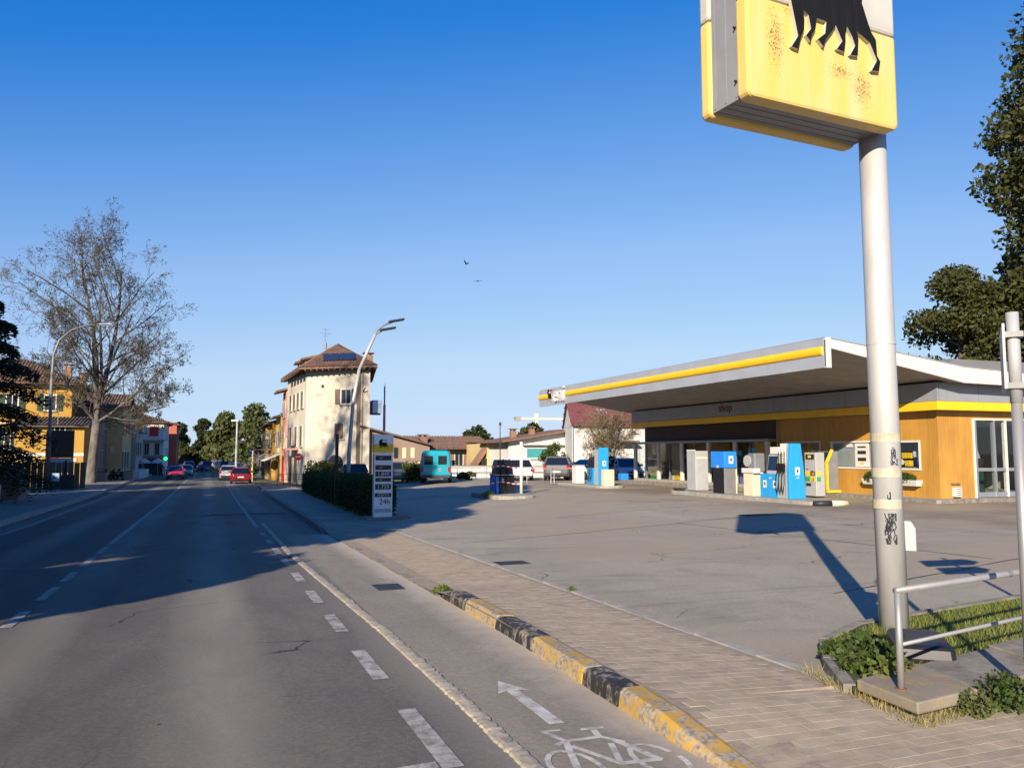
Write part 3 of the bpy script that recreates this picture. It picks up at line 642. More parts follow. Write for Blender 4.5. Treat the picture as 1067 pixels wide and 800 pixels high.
# sign box
X0, X1, Y0, Y1, Z0, Z1, ZS = 4.30, 6.17, 5.90, 6.56, 4.90, 7.05, 5.84
def rr(x0, x1, z0, z1, r, n=5):
    return [(x1 - r + r * math.cos(a), z1 - r + r * math.sin(a)) for a in np.linspace(0, math.pi/2, n)] + [(x0 + r - r * math.sin(a), z1 - r + r * math.cos(a)) for a in np.linspace(0, math.pi/2, n)] + [(x0 + r - r * math.cos(a), z0 + r - r * math.sin(a)) for a in np.linspace(0, math.pi/2, n)] + [(x1 - r + r * math.sin(a), z0 + r - r * math.cos(a)) for a in np.linspace(0, math.pi/2, n)]
def rust_yellow():
    mt, nt, b = newmat('weathered_yellow_panel')
    col = mixc(nt, ramp(nt, noise(nt, 2.2, 5, .6, (2, 1, .25)), .35, .7), (.7, .47, .09), (.67, .52, .25))
    col = mixc(nt, ramp(nt, noise(nt, 3, 6, .7, (5, 1, .2)), .55, .75), col, (.6, .5, .3))
    sx = nt.nodes.new('ShaderNodeSeparateXYZ'); nt.links.new(pos(nt), sx.inputs[0]); gb_ = nt.nodes.new('ShaderNodeMath'); gb_.operation = 'MULTIPLY'
    spots = None                                   # rust patches where the paint has blistered
    for cx, cz, rx, rz in ((4.66, 5.45, .16, .45), (5.72, 5.2, .2, .3), (5.45, 5.3, .25, .12), (4.85, 5.75, .2, .12)):
        v = nt.nodes.new('ShaderNodeVectorMath'); v.operation = 'SUBTRACT'; cb = nt.nodes.new('ShaderNodeCombineXYZ'); nt.links.new(sx.outputs[0], cb.inputs[0]); nt.links.new(sx.outputs[2], cb.inputs[2]); nt.links.new(cb.outputs[0], v.inputs[0]); v.inputs[1].default_value = (cx, 0, cz)
        s_ = nt.nodes.new('ShaderNodeVectorMath'); s_.operation = 'MULTIPLY'; nt.links.new(v.outputs[0], s_.inputs[0]); s_.inputs[1].default_value = (1 / rx, 0, 1 / rz); l = nt.nodes.new('ShaderNodeVectorMath'); l.operation = 'LENGTH'; nt.links.new(s_.outputs[0], l.inputs[0])
        m_ = ramp(nt, l.outputs['Value'], 1.1, .2)
        if spots is None: spots = m_
        else: x_ = nt.nodes.new('ShaderNodeMath'); x_.operation = 'MAXIMUM'; nt.links.new(spots, x_.inputs[0]); nt.links.new(m_, x_.inputs[1]); spots = x_.outputs[0]
    th = nt.nodes.new('ShaderNodeMath'); th.operation = 'MULTIPLY_ADD'; nt.links.new(spots, th.inputs[0]); th.inputs[1].default_value = .2; nt.links.new(noise(nt, 85, 3, .7, (1, 1, .6)), th.inputs[2])
    col = mixc(nt, ramp(nt, th.outputs[0], .69, .74), col, (.2, .11, .045))
    nt.links.new(col, b.inputs['Base Color']); b.inputs['Roughness'].default_value = .42; return mt
M['rusty'] = rust_yellow()
for ya, yb, nm in ((Y0, Y0 + .16, 'front'), (Y1 - .14, Y1, 'back')):
    lower = [p for p in rr(X0, X1, Z0, Z1, .07) if p[1] < ZS]; lower = [(X1, ZS)] + [(X0, ZS)] + lower[0:]
    lw = [(X0, ZS)] + [p for p in rr(X0, X1, Z0, Z1, .07) if p[1] < ZS] + [(X1, ZS)]
    MB().prism(lw, (0, ya, 0), (1, 0, 0), (0, 0, 1), (0, yb - ya, 0)).build('yellow_panel', M['rusty'], py, bev=.03)
    up = [p for p in rr(X0, X1, Z0, Z1, .07) if p[1] > ZS + .02]; up = [(X1, ZS + .006)] + up + [(X0, ZS + .006)]
    MB().prism(up, (0, ya, 0), (1, 0, 0), (0, 0, 1), (0, yb - ya, 0)).build('white_panel', M['sign_white'], py, bev=.03)
q = MB().box(X0 + .03, X1 - .03, Y0 + .16, Y1 - .14, Z0 + .035, Z1 - .035)
for k in (0, 3, 6): q.box(X0 + .026, X0 + .034, Y0 + .17 + k * .05, Y0 + .205 + k * .05, Z0 + .06, Z1 - .06)
for k in (0, 2, 4, 6): q.box(X0 + .06, X1 - .06, Y0 + .17 + k * .05, Y0 + .2 + k * .05, Z0 + .028, Z0 + .04)
q.build('box_frame', M['box_grey'], py)
for z in (5.1, 5.6): MB().cyl((X0 + .02, Y0 + .18, z), (X0 + .0, Y0 + .18, z), .012, n=8).build('screw', M['dark'], py)
DOG = [(0.398,1.08),(0.425,1.009),(0.464,0.839),(0.509,0.645),(0.426,0.529),(0.504,0.52),(0.538,0.637),(0.581,0.721),(0.589,0.812),(0.578,0.912),(0.644,0.874),(0.67,0.751),(0.607,0.673),(0.657,0.627),(0.68,0.701),(0.718,0.76),(0.742,0.869),(0.864,0.864),(0.844,0.744),(0.75,0.669),(0.816,0.611),(0.85,0.694),(0.93,0.786),(0.98,0.86),(1.059,0.719),(0.986,0.628),(1.079,0.619),(1.098,0.713),(1.102,0.805),(1.124,0.881),(1.188,0.795),(1.224,0.71),(1.157,0.607),(1.252,0.617),(1.269,0.783),(1.247,0.865),(1.419,0.785),(1.509,0.629),(1.431,0.51),(1.528,0.524),(1.551,0.623),(1.511,0.669),(1.502,0.826),(1.441,0.894),(1.397,0.992),(1.332,1.152),
       (1.345,1.26),(1.42,1.34),(1.36,1.37),(1.25,1.3),(1.05,1.3),(.86,1.32),(.74,1.4),(.78,1.52),(.92,1.56),(.96,1.62),(.8,1.68),(.72,1.76),(.66,1.68),(.52,1.66),(.4,1.5),(.36,1.3)]
FLAME = [(.95, 1.53), (1.1, 1.5), (1.3, 1.56), (1.5, 1.52), (1.36, 1.6), (1.5, 1.66), (1.25, 1.64), (1.1, 1.62), (.98, 1.6)]
def emblem(parent, o, u, v, s, dep, nm='dog_emblem'):
    n = V(u).cross(V(v)); a = MB().prism([(x * s, y * s) for x, y in DOG], o, u, v, n * dep).build('emblem_edge', M['sign_white'], parent)
    MB().prism([(x * s, y * s) for x, y in DOG], V(o) + n * (dep + .0006), u, v, n * .003).build(nm, M['emblem'], parent)
    MB().prism([(x * s, y * s) for x, y in FLAME], o, u, v, n * dep).build('flame_emblem', M['red'], parent)
emblem(py, (4.35, Y0 - .001, 4.9), (1, 0, 0), (0, 0, 1), 1, .035)
emblem(py, (X1, Y1 + .001, 4.9), (-1, 0, 0), (0, 0, 1), 1, .035)

# the box is turned a little on its pole
_T = Matrix.Translation((6.2, 6.23, -.035)) @ Matrix.Rotation(RAD(5), 4, 'Z') @ Matrix.Translation((-6.2, -6.23, 0)); _off = wloc(py)
for ch in py.children:
    if ch.name.split('.')[0] in ('yellow_panel', 'white_panel', 'box_frame', 'screw', 'emblem_edge', 'dog_emblem', 'flame_emblem'):
        ch.data.transform(Matrix.Translation(-_off) @ _T @ Matrix.Translation(_off))
# repairs in the forecourt: slightly different asphalt and sealed seams
_pm = mat('patched_asphalt', (.27, .245, .2), .88, var=.3, s=2, bmp=.5, bs_=110); _sm = mat('bitumen_seal', (.06, .056, .05), .7, var=.4, s=5)
def gflat(name, polys, mt, dz):
    for p_ in polys:
        q = MB(); q.face(*[(x, y, gz(x, y) + .02 + dz) for x, y in p_]); q.build(name, mt, fore)
gflat('asphalt_patch', [[(15.0, 26.2), (17.6, 26.6), (17.3, 28.3), (14.8, 27.9)], [(11.6, 14.4), (12.3, 14.5), (12.2, 15.1), (11.5, 15.0)]], _pm, .003)
def seam(pts, wd=.035):
    out = []
    for (x0, y0), (x1, y1) in zip(pts[:-1], pts[1:]):
        n_ = max(2, int(math.hypot(x1-x0, y1-y0) / .5)); l = math.hypot(x1-x0, y1-y0); nx_, ny_ = -(y1-y0)/l*wd/2, (x1-x0)/l*wd/2; last = None
        for i in range(n_ + 1):
            t_ = i / n_; jx = rng.uniform(-.03, .03); c = (x0 + (x1-x0)*t_ + nx_*jx*40, y0 + (y1-y0)*t_ + ny_*jx*40); k = rng.uniform(.5, 1.3)
            cur = ((c[0]-nx_*k, c[1]-ny_*k), (c[0]+nx_*k, c[1]+ny_*k))
            if last: out.append([last[0], cur[0], cur[1], last[1]])
            last = cur
    q = MB()
    for p_ in out: q.face(*[(x, y, gz(x, y) + .0235) for x, y in p_])
    q.build('sealed_seam', _sm, fore)
seam([(5.2, 17.2), (11, 18.6), (18.6, 20.6)]); seam([(7.6, 8.6), (14.0, 10.4), (19, 12)]); seam([(12.4, 10.2), (11.6, 18.7)]); seam([(9.8, 22.5), (18.4, 24.6)])

# ---------------------------------------------------------------- filling station: shop and canopy
sh = thing('station_shop', 'low filling station shop with orange cladding, grey and yellow band and wide flat canopy roof', 'shop', (25, 34, 0))
FX, Fy0, Fy1, BX = 25.0, 22.6, 44.6, 34.0
# floor slab and kerb around it
MB().box(24.05, 34.6, 21.9, 45.6, -.25, .10).build('plinth', M['concrete'], sh, bev=.02)
for i, y in enumerate(yr(21.9, 45.6, 1.5)[:-1]):
    MB().box(24.03, 24.2, y + .008, y + 1.49, -.2, .112).build('kerb_stone', M['concrete_d'], sh, bev=.012)
for i, x in enumerate(yr(24.24, 34.6, 1.5)[:-1]):
    MB().box(x + .008, x + 1.47, 21.885, 22.05, -.2, .112).build('kerb_stone', M['concrete_d'], sh, bev=.012)
# clad near walls: piers between the openings (front face x=25)
wm = MB()
W1 = (25.76, 28.10, 1.14, 2.22); W2 = (23.44, 25.25, 1.14, 2.2)      # openings y0,y1,z0,z1
def wall_x(q, x0, x1, ya, yb, z0, z1, holes):
    holes = sorted(holes); c = ya
    for h in holes:
        if h[0] > c: q.box(x0, x1, c, h[0], z0, z1)
        q.box(x0, x1, h[0], h[1], z0, h[2]); q.box(x0, x1, h[0], h[1], h[3], z1); c = h[1]
    if c < yb: q.box(x0, x1, c, yb, z0, z1)
W0 = (28.75, 31.0, .9, 2.25)
wall_x(wm, FX, FX + .18, Fy0, 31.6, .1, 3.3, [W1, W2, W0])
# wall with the door (faces the camera side, y = 22.6)
D0, D1, DZ = 26.75, 30.6, 2.98
wm.box(FX + .181, D0, Fy0, Fy0 + .18, .1, 3.3); wm.box(D1, BX, Fy0, Fy0 + .18, .1, 3.3); wm.box(D0, D1, Fy0, Fy0 + .18, DZ, 3.3)
wm.build('wall', M['wood'], sh)
MB().box(FX + .05, FX + .2, 31.61, 44.0, 2.42, 3.28).build('dark_upper_wall', M['brown'], sh)
q = MB(); q.box(BX, BX + .2, Fy0, 45, .1, 4.2); q.build('rear_wall', M['pl_grey'], sh); MB().box(FX + .2, BX, 44.2, 44.4, .1, 4.2).build('end_wall', M['pl_white'], sh)
MB().box(FX + .2, BX - .01, Fy0 + .2, 44.1, .1, .14).build('floor', M['concrete'], sh)
MB().box(FX + .2, BX - .01, Fy0 + .2, 44.15, 2.95, 3.05).build('ceiling', M['white'], sh)
MB().box(28.0, 28.15, 31.7, 44.1, .14, 2.9).build('inner_wall', M['wood'], sh)
MB().box(26.0, 26.08, 36.8, 40.9, .95, 2.28).build('wood_partition', M['wood'], sh); MB().box(26.0, 26.08, 41.6, 42.6, .6, 2.28).build('wood_partition', M['cream'], sh)
# grey band in panels with the yellow strip
n = 10; ys = yr(22.2, 44.95, 2.3)
for a, b in zip(ys[:-1], ys[1:]): MB().box(24.6, 24.68, a + .008, b - .008, 3.63, 4.3).build('band_panel', M['grey_panel'], sh)
xs = yr(24.69, 34.4, 2.1)
for a, b in zip(xs[:-1], xs[1:]): MB().box(a + .008, b - .008, 22.2, 22.28, 3.63, 4.3).build('band_panel', M['grey_panel'], sh)
q = MB(); q.box(24.57, 24.7, 22.16, 44.97, 3.3, 3.62); q.build('yellow_strip', M['band_yellow'], sh, bev=.03)
MB().box(24.71, 34.4, 22.16, 22.29, 3.3, 3.62).build('yellow_strip', M['band_yellow'], sh, bev=.03)
MB().box(24.68, 34.4, 22.29, 44.9, 3.31, 3.4).build('band_soffit', M['soffit'], sh)
MB().box(24.7, 34.2, 22.3, 44.9, 4.18, 4.28).build('band_top', M['dark'], sh)
text_part('shop_lettering', 'shop', .6, M['shop_red'], sh, (24.597, 35.1, 3.86), (0, -1, 0), (0, 0, 1), .01)
# canopy: sloping roof slab from the front fascia down to the shop
CX, CY0, CY1 = 19.0, 21.55, 46.4
q = MB()
prof_top = [(CX + .12, 5.53), (25.2, 4.78), (30, 4.55), (36, 4.5)]; prof_bot = [(36, 4.32), (30, 4.25), (25.2, 4.31), (CX + .12, 5.28)]
q.prism(prof_top + prof_bot, (0, CY0 + .1, 0), (1, 0, 0), (0, 0, 1), (0, CY1 - CY0 - .1, 0)); q.build('canopy_roof', M['soffit'], sh)
MB().prism([(CX + .1, 5.56), (25.2, 4.81), (30, 4.58), (36, 4.53), (36, 4.24), (30, 4.17), (25.2, 4.25), (CX + .1, 5.26)], (0, CY0, 0), (1, 0, 0), (0, 0, 1), (0, .098, 0)).build('edge_board', M['roof_white'], sh)
MB().prism([(CX + .1, 5.565), (25.2, 4.815), (30, 4.585), (36, 4.535), (36, 4.57), (30, 4.62), (25.2, 4.85), (CX + .1, 5.6)], (0, CY0 - .02, 0), (1, 0, 0), (0, 0, 1), (0, CY1 - CY0 + .04, 0)).build('roof_flashing', M['grey_panel'], sh)
for a, b in zip(yr(CY0, CY1, 3.1)[:-1], yr(CY0, CY1, 3.1)[1:]): MB().box(CX, CX + .08, a + .006, b - .006, 4.57 + rng.uniform(-.006, .006), 5.55).build('fascia_panel', M['canopy_grey'], sh)
MB().box(CX + .03, CX + .075, CY0, CY1, 4.6, 5.5).build('fascia_backing', M['dark'], sh)
MB().box(CX + .081, CX + .28, CY0 - .03, CY0 + .03, 4.57, 5.58).build('fascia_end', M['roof_white'], sh)
MB().box(CX + .081, CX + .2, CY0 + .03, CY1, 5.2, 5.28).build('fascia_bracket', M['soffit'], sh)
# yellow half-round strip on the fascia, broken by the emblem and lettering
for ya, yb in ((CY0 + .05, 42.35), (44.95, CY1 - .05)):
    pts = [(CX - .09 * math.cos(RAD(a)), 5.13 + .15 * math.sin(RAD(a))) for a in range(-90, 91, 20)]
    MB().prism([(x, z) for x, z in pts], (0, ya, 0), (1, 0, 0), (0, 0, 1), (0, yb - ya, 0)).build('fascia_strip', M['band_yellow'], sh)
text_part('fascia_lettering', 'eni', 1.35, M['white'], sh, (CX - .01, 43.25, 4.74), (0, -1, 0), (0, 0, 1), .05)
q_o = V((CX - .004, 45.3, 4.42)); emblem(sh, q_o, (0, -1, 0), (0, 0, 1), .66, .03)
# ---- glazed front: bay at x = 24.6
GXF = 24.6
MB().box(GXF - .06, FX + .05, 31.7, 44.75, 2.30, 2.42).build('window_header', M['grey_panel'], sh, bev=.01)
MB().box(GXF - .02, FX + .2, 31.7, 44.7, .1, .24).build('window_sill', M['concrete'], sh)
mull = [44.55, 41.8, 39.3, 36.7, 34.4, 31.86]
for y in mull: MB().box(GXF - .05, GXF + .12, y - .1, y + .1, .24, 2.30).build('mullion', M['roof_white'], sh, bev=.01)
for a, b in zip(mull[1:], mull[:-1]):
    if a > 34.3: MB().box(GXF + .02, GXF + .032, a + .1, b - .1, .24, 2.30).build('window_pane', M['shop_glass'], sh)
    if b - a > 2.4: MB().box(GXF - .02, GXF + .06, (a+b)/2 - .02, (a+b)/2 + .02, .24, 2.30).build('window_bar', M['grey'], sh)
MB().box(GXF + .02, FX, 44.62, 44.66, .24, 2.3).build('window_pane', M['shop_glass'], sh)
# shop door bay
MB().box(GXF + .02, GXF + .032, 31.96, 34.3, .24, 2.30).build('window_pane', M['shop_glass'], sh)
MB().box(GXF - .0, GXF + .05, 33.12, 33.17, .24, 2.3).build('window_bar', M['alu'], sh)
# payment windows in the clad wall
def aluwin(ya, yb, z0, z1, label=None, panes=1):
    wv = MB().box(FX + .06, FX + .072, ya + .04, yb - .04, z0 + .04, z1 - .04).build('window', M['shop_glass'], sh)
    q = MB(); q.box(FX - .03, FX + .1, ya - .03, yb + .03, z1 - .04, z1 + .03); q.box(FX - .03, FX + .1, ya - .03, yb + .03, z0 - .03, z0 + .04); q.box(FX - .03, FX + .1, ya - .03, ya + .04, z0 + .04, z1 - .04); q.box(FX - .03, FX + .1, yb - .04, yb + .03, z0 + .04, z1 - .04)
    q.build('frame', M['white'], wv)
    return wv
aluwin(*W1); aluwin(*W2); aluwin(*W0)
MB().box(FX + .074, FX + .09, 25.85, 28.0, 1.2, 2.2).build('roller_blind', M['lgrey'], sh)
MB().box(FX + .02, FX + .05, 26.0, 26.75, 1.2, 2.16).build('price_poster', M['white'], sh)
for i, (z, h) in enumerate(((2.0, .06), (1.78, .14), (1.5, .14))): MB().box(FX + .012, FX + .02, 26.15, 26.6, z - h / 2, z + h / 2).build('poster_print', M['dark'], sh)
MB().box(FX + .012, FX + .02, 26.25, 26.5, 1.3, 1.36).build('poster_print', M['yellow'], sh)
MB().box(FX + .02, FX + .05, 26.9, 27.25, 2.0, 2.16).build('price_poster', M['white'], sh)
# things seen through the small window
for y, z, c in ((24.2, 1.55, 'yellow'), (24.45, 1.55, 'yellow'), (24.3, 1.25, 'yellow'), (23.9, 1.6, 'white'), (24.7, 1.3, 'white')): MB().box(FX + .25, FX + .45, y - .11, y + .11, z, z + .22).build('window_display', M[c], sh, bev=.01)
MB().box(FX + .22, FX + .5, 23.5, 25.2, 1.16, 1.22).build('display_shelf', M['grey'], sh)
# glazed door on the near wall
for x in (26.8, 27.75, 28.35, 29.4, 30.5): MB().box(x, x + .07, Fy0 - .04, Fy0 + .12, .12, DZ).build('door_frame', M['alu'] if x != 28.35 else M['white'], sh)
for a, b in ((26.87, 27.75), (27.82, 28.35), (28.42, 29.4), (29.47, 30.5)):
    dl = MB().box(a, b, Fy0 + .03, Fy0 + .045, .3, DZ - .06).build('door', M['shop_glass'], sh)
    for z0, z1 in ((.12, .3), (1.08, 1.2)): MB().box(a, b, Fy0 - .01, Fy0 + .08, z0, z1).build('door_rail', M['alu'], dl)
q = MB(); q.box(D0 - .05, D1 + .05, Fy0 - .05, Fy0 + .14, DZ, DZ + .06); q.box(D0 - .05, D0 + .02, Fy0 - .05, Fy0 + .14, .1, DZ); q.build('door_surround', M['white'], sh)
def boxthing(name, label, cat, b, mt, bev=.015, group=None):
    x0, x1, y0, y1, z0, z1 = b
    return tag(MB().box(*b).build(name, mt, bev=bev, origin=((x0+x1)/2, (y0+y1)/2, z0)), label, cat, group)
# stock behind the door
def bin_(name, label, x, y, z, w_, d_, h_, mt, lid=None, cat='bin'):
    t = thing(name, label, cat, (x, y, z))
    MB().loft([[(x-w_*.42, y-d_*.42, z), (x+w_*.42, y-d_*.42, z), (x+w_*.42, y+d_*.42, z), (x-w_*.42, y+d_*.42, z)], [(x-w_/2, y-d_/2, z+h_*.9), (x+w_/2, y-d_/2, z+h_*.9), (x+w_/2, y+d_/2, z+h_*.9), (x-w_/2, y+d_/2, z+h_*.9)]]).build('body', mt, t, bev=.015)
    MB().box(x-w_*.54, x+w_*.54, y-d_*.54, y+d_*.54, z+h_*.9, z+h_).build('lid', lid or mt, t, bev=.02); return t
bin_('wheeled_bin', 'dark green bin behind the left pane of the glazed door', 27.4, 23.5, .14, .55, .55, 1.0, mat('bin_green', (.012, .06, .035), .5), M['dark'])
bin_('wheeled_bin', 'dark green bin behind the middle pane of the glazed door', 28.25, 23.9, .14, .55, .55, 1.05, bpy.data.materials['bin_green'], M['terracotta'])
t = thing('paper_bag', 'white bag of goods resting on the green bin behind the door', 'bag', (27.4, 23.5, 1.15)); MB().lathe([(.2, 0), (.28, .1), (.29, .4), (.22, .58), (.1, .66)], (27.4, 23.5, 1.15), 9).build('sack', M['white'], t, smooth=True); MB().lathe([(.1, 0), (.13, .06), (.09, .1)], (27.4, 23.5, 1.8), 8).build('tied_neck', M['white'], t)
t = thing('cleaning_bag', 'white bag on the bin with the reddish lid behind the door', 'bag', (28.25, 23.9, 1.2)); MB().lathe([(.15, 0), (.24, .12), (.23, .4), (.12, .75), (.05, .85)], (28.25, 23.9, 1.2), 8).build('sack', M['lgrey'], t, smooth=True); MB().box(28.1, 28.4, 23.6, 23.64, 1.3, 1.55).build('printed_patch', M['dark'], t)
# shelves and stock behind the glazed front
def shelf(name, label, x, ya, yb, h, cols, seed, mt='cream'):
    r = random.Random(seed); t = thing(name, label, 'shelf', (x, (ya + yb) / 2, .14))
    q = MB(); q.box(x, x + .05, ya, yb, .14, h)
    q.build('back_panel', M[mt], t)
    for z in np.arange(.3, h - .2, .45):
        b = MB().box(x - .4, x, ya, yb, z, z + .03).build('shelf_board', M['grey'], t); y = ya + .05
        while y < yb - .2:
            ww = r.uniform(.12, .3); hh = r.uniform(.12, .34); c = r.choice(cols)
            MB().box(x - .36, x - .1, y, y + ww - .03, z + .03, z + .03 + hh).build('goods', M[c], b); y += ww
    return t
shelf('shop_shelf', 'shop shelf with mixed goods behind the leftmost window pane', 27.0, 42.0, 44.0, 1.7, ['dark', 'white', 'yellow', 'green', 'grey'], 1)
shelf('shop_shelf', 'shop shelf with pale goods behind the second window pane', 27.0, 39.5, 41.6, 1.4, ['dark', 'white', 'cream', 'yellow'], 2)
shelf('shop_shelf', 'shop shelf with bright goods behind the white cabinet', 27.2, 35.2, 38.6, 1.6, ['dark', 'blue', 'white', 'green', 'cream'], 3)
def goods(name, label, x, y, parts, cat):
    t = thing(name, label, cat, (x, y, .24))
    for nm, (a, b, c, d, e, f_), mt in parts: MB().box(x + a, x + b, y + c, y + d, .24 + e, .24 + f_).build(nm, M[mt], t, bev=.02)
    return t
goods('yellow_bucket_display', 'yellow display stand with green base behind the leftmost pane', 25.1, 42.9, [('base', (-.2, .2, -.35, .35, 0, .2), 'green'), ('tray', (-.2, .2, -.4, .4, .2, .45), 'yellow'), ('backboard', (.1, .2, -.4, .4, .45, 1.0), 'yellow')], 'display')
goods('bagged_goods', 'yellow and white packages stacked behind the second pane', 25.1, 40.6, [('package', (-.2, .2, -.5, 0, 0, .35), 'yellow'), ('package', (-.2, .2, .05, .55, 0, .3), 'white'), ('package', (-.15, .2, -.4, .3, .35, .6), 'cream')], 'packages')
goods('canister_row', 'pale canisters on the floor behind the third pane', 25.1, 38.2, [('canister', (-.15, .15, -.6, -.3, 0, .45), 'cream'), ('canister', (-.15, .15, -.2, .1, 0, .4), 'white'), ('canister', (-.15, .15, .2, .5, 0, .5), 'cream')], 'canisters')
t = thing('shop_counter', 'violet counter panel with a white box inside the shop entrance', 'counter', (24.95, 33.2, .14)); MB().box(24.75, 25.5, 32.0, 34.25, .24, 1.02).build('front', M['purple'], t); MB().box(24.73, 25.5, 31.98, 34.27, 1.02, 1.06).build('top', M['grey'], t); MB().box(24.7, 24.74, 32.2, 33.3, .62, .95).build('notice', M['white'], t)
# planter boxes and wall boxes on the orange wall
def planter(label, ya, yb, z):
    t = thing('window_planter', label, 'planter', (24.85, (ya + yb) / 2, z), 'white planters on the orange wall')
    MB().loft([[(24.72, ya + .05, z), (24.98, ya + .05, z), (24.98, yb - .05, z), (24.72, yb - .05, z)], [(24.66, ya, z + .22), (24.99, ya, z + .22), (24.99, yb, z + .22), (24.66, yb, z + .22)]]).build('trough', M['white'], t, bev=.01)
    k = 1600; u = nprng.normal(size=(k, 3)); u /= np.linalg.norm(u, axis=1)[:, None]; rr_ = nprng.random(k) ** .4
    fast_mesh('leaves', leaves_at(np.column_stack([24.8 + u[:, 0] * rr_ * .2, (ya + yb) / 2 + u[:, 1] * rr_ * (yb - ya) * .42, z + .27 + u[:, 2] * rr_ * .24]), .04), 4, M['leaf'], t)
planter('white window planter with a round green shrub right of the pylon pole', 23.35, 24.75, .52)
planter('white window planter with sparse plant left of the pylon pole', 25.35, 26.1, .52)
t = thing('vent_box', 'small white vent box low on the orange corner wall', 'vent', (25.6, 22.5, .2)); MB().box(25.55, 25.85, 22.42, 22.597, .16, .5).build('case', M['white'], t, bev=.015); MB().box(25.5, 25.9, 22.5, 22.597, .62, .66).build('hood', M['terracotta'], t)
for k in range(4): MB().box(25.59, 25.81, 22.41, 22.42, .22 + k * .07, .25 + k * .07).build('slat', M['grey'], t)
for z in (2.2, 1.55, 1.35): pass
# downpipe in the shade
tag(MB().cyl((24.9, 31.5, .1), (24.9, 31.5, 3.3), .03).build('downpipe', M['lgrey'], origin=(24.9, 31.5, .1), smooth=True), 'thin pale downpipe on the shaded shop wall', 'pipe')
# outside payment terminal, price terminal
t = thing('payment_terminal', 'grey self service payment terminal with yellow side frame against the orange wall', 'payment terminal', (24.6, 28, .1))
MB().prism([(0, 0), (.62, 0), (.62, 1.72), (.3, 1.72), (.0, 1.25)], (24.05, 27.35, .11), (1, 0, 0), (0, 0, 1), (0, 1.05, 0)).build('body', M['grey'], t, bev=.015)
for y, wd in ((27.26, .09), (28.41, .09)):
    for a, b in (((0, .12), (0, 1.25)), ((0, 1.25), (.3, 1.78)), ((-.03, .06), (.68, .06))):
        d = V((b[0]-a[0], 0, b[1]-a[1])); c = V((24.03 + (a[0]+b[0])/2, y + wd/2, .11 + (a[1]+b[1])/2)); d2 = d.normalized(); n2 = V((-d2.z, 0, d2.x))
        MB().obox(c, d / 2, V((0, wd/2, 0)), n2 * .045).build('yellow_frame', M['yellow'], t)
MB().prism([(.03, 1.26), (.29, 1.67), (.27, 1.69), (.01, 1.28)], (24.04, 27.45, .11), (1, 0, 0), (0, 0, 1), (0, .85, 0)).build('screen', M['screen'], t)
for z in (.95, .72): MB().box(24.03, 24.048, 27.6, 28.15, .11 + z, .11 + z + .16).build('notice', M['white'], t)
t = thing('price_terminal', 'light grey terminal with yellow and green price panels behind the nearest pump', 'payment terminal', (23.2, 27, .05))
MB().box(22.95, 23.4, 26.7, 27.35, .02, 1.78).build('body', M['lgrey'], t, bev=.02)
MB().box(22.935, 22.95, 26.78, 27.27, 1.5, 1.7).build('header_panel', M['dark'], t); MB().box(22.93, 22.935, 26.95, 27.12, 1.56, 1.66).build('header_mark', M['yellow'], t)
for z, a, b in ((.85, 'yellow', 'dark'), (.62, 'green', 'yellow')):
    MB().box(22.935, 22.95, 27.05, 27.3, z, z + .17).build('price_field', M[a], t); MB().box(22.935, 22.95, 26.76, 27.03, z, z + .17).build('price_field', M[b], t)
    text_part('price_digits', '1.8', .17, M['black' if b == 'yellow' else 'yellow'], t, (22.932, 26.9, z + .02), (0, -1, 0), (0, 0, 1), .002)
MB().box(22.935, 22.95, 27.0, 27.28, .42, .54).build('card_slot', M['dark'], t)
for (a, b) in (((26.85, 1.0)), ((27.15, 1.08))): MB().box(22.94, 22.95, a, a + .1, b, b + .04).build('keypad_button', M['dark'], t)
# the same terminal's near face carries print too
for z, c in ((.85, 'yellow'), (.62, 'green')): MB().box(23.0, 23.18, 26.685, 26.7, z, z + .17).build('price_field', M[c], t)

# ---------------------------------------------------------------- pump islands
def island(name, label, pts, z1):
    t = thing(name, label, 'pump island', (sum(p[0] for p in pts) / len(pts), sum(p[1] for p in pts) / len(pts), 0), 'pump islands')
    MB().prism(pts, (0, 0, -.2), (1, 0, 0), (0, 1, 0), (0, 0, z1 + .2)).build('slab', M['concrete'], t, bev=.03)
    return t
def capsule(x, ya, yb, hw, n=8):
    return [(x + hw * math.cos(a), yb + hw * .8 * math.sin(a)) for a in np.linspace(0, math.pi, n)] + [(x - hw * math.cos(a), ya - hw * .8 * math.sin(a)) for a in np.linspace(0, math.pi, n)]
i1 = island('pump_island', 'long concrete pump island in front of the shop', capsule(20.15, 23.2, 31.6, .85), .1)
MB().tube([(19.75, 22.25, .06), (20.3, 22.15, .06)], .1, 10).build('kerb_end', M['cream'], i1, smooth=True); MB().tube([(19.2, 22.5, .05), (19.75, 22.25, .06)], .1, 10).build('kerb_end', M['dark'], i1, smooth=True)
island('pump_island', 'pump island with the tall blue totem at the far end of the forecourt', capsule(19.8, 38.6, 43.6, .8), .06)
island('pump_island', 'weedy little pump island with the taped off pump and white post', capsule(12.2, 32.6, 35.6, .95), -.02)

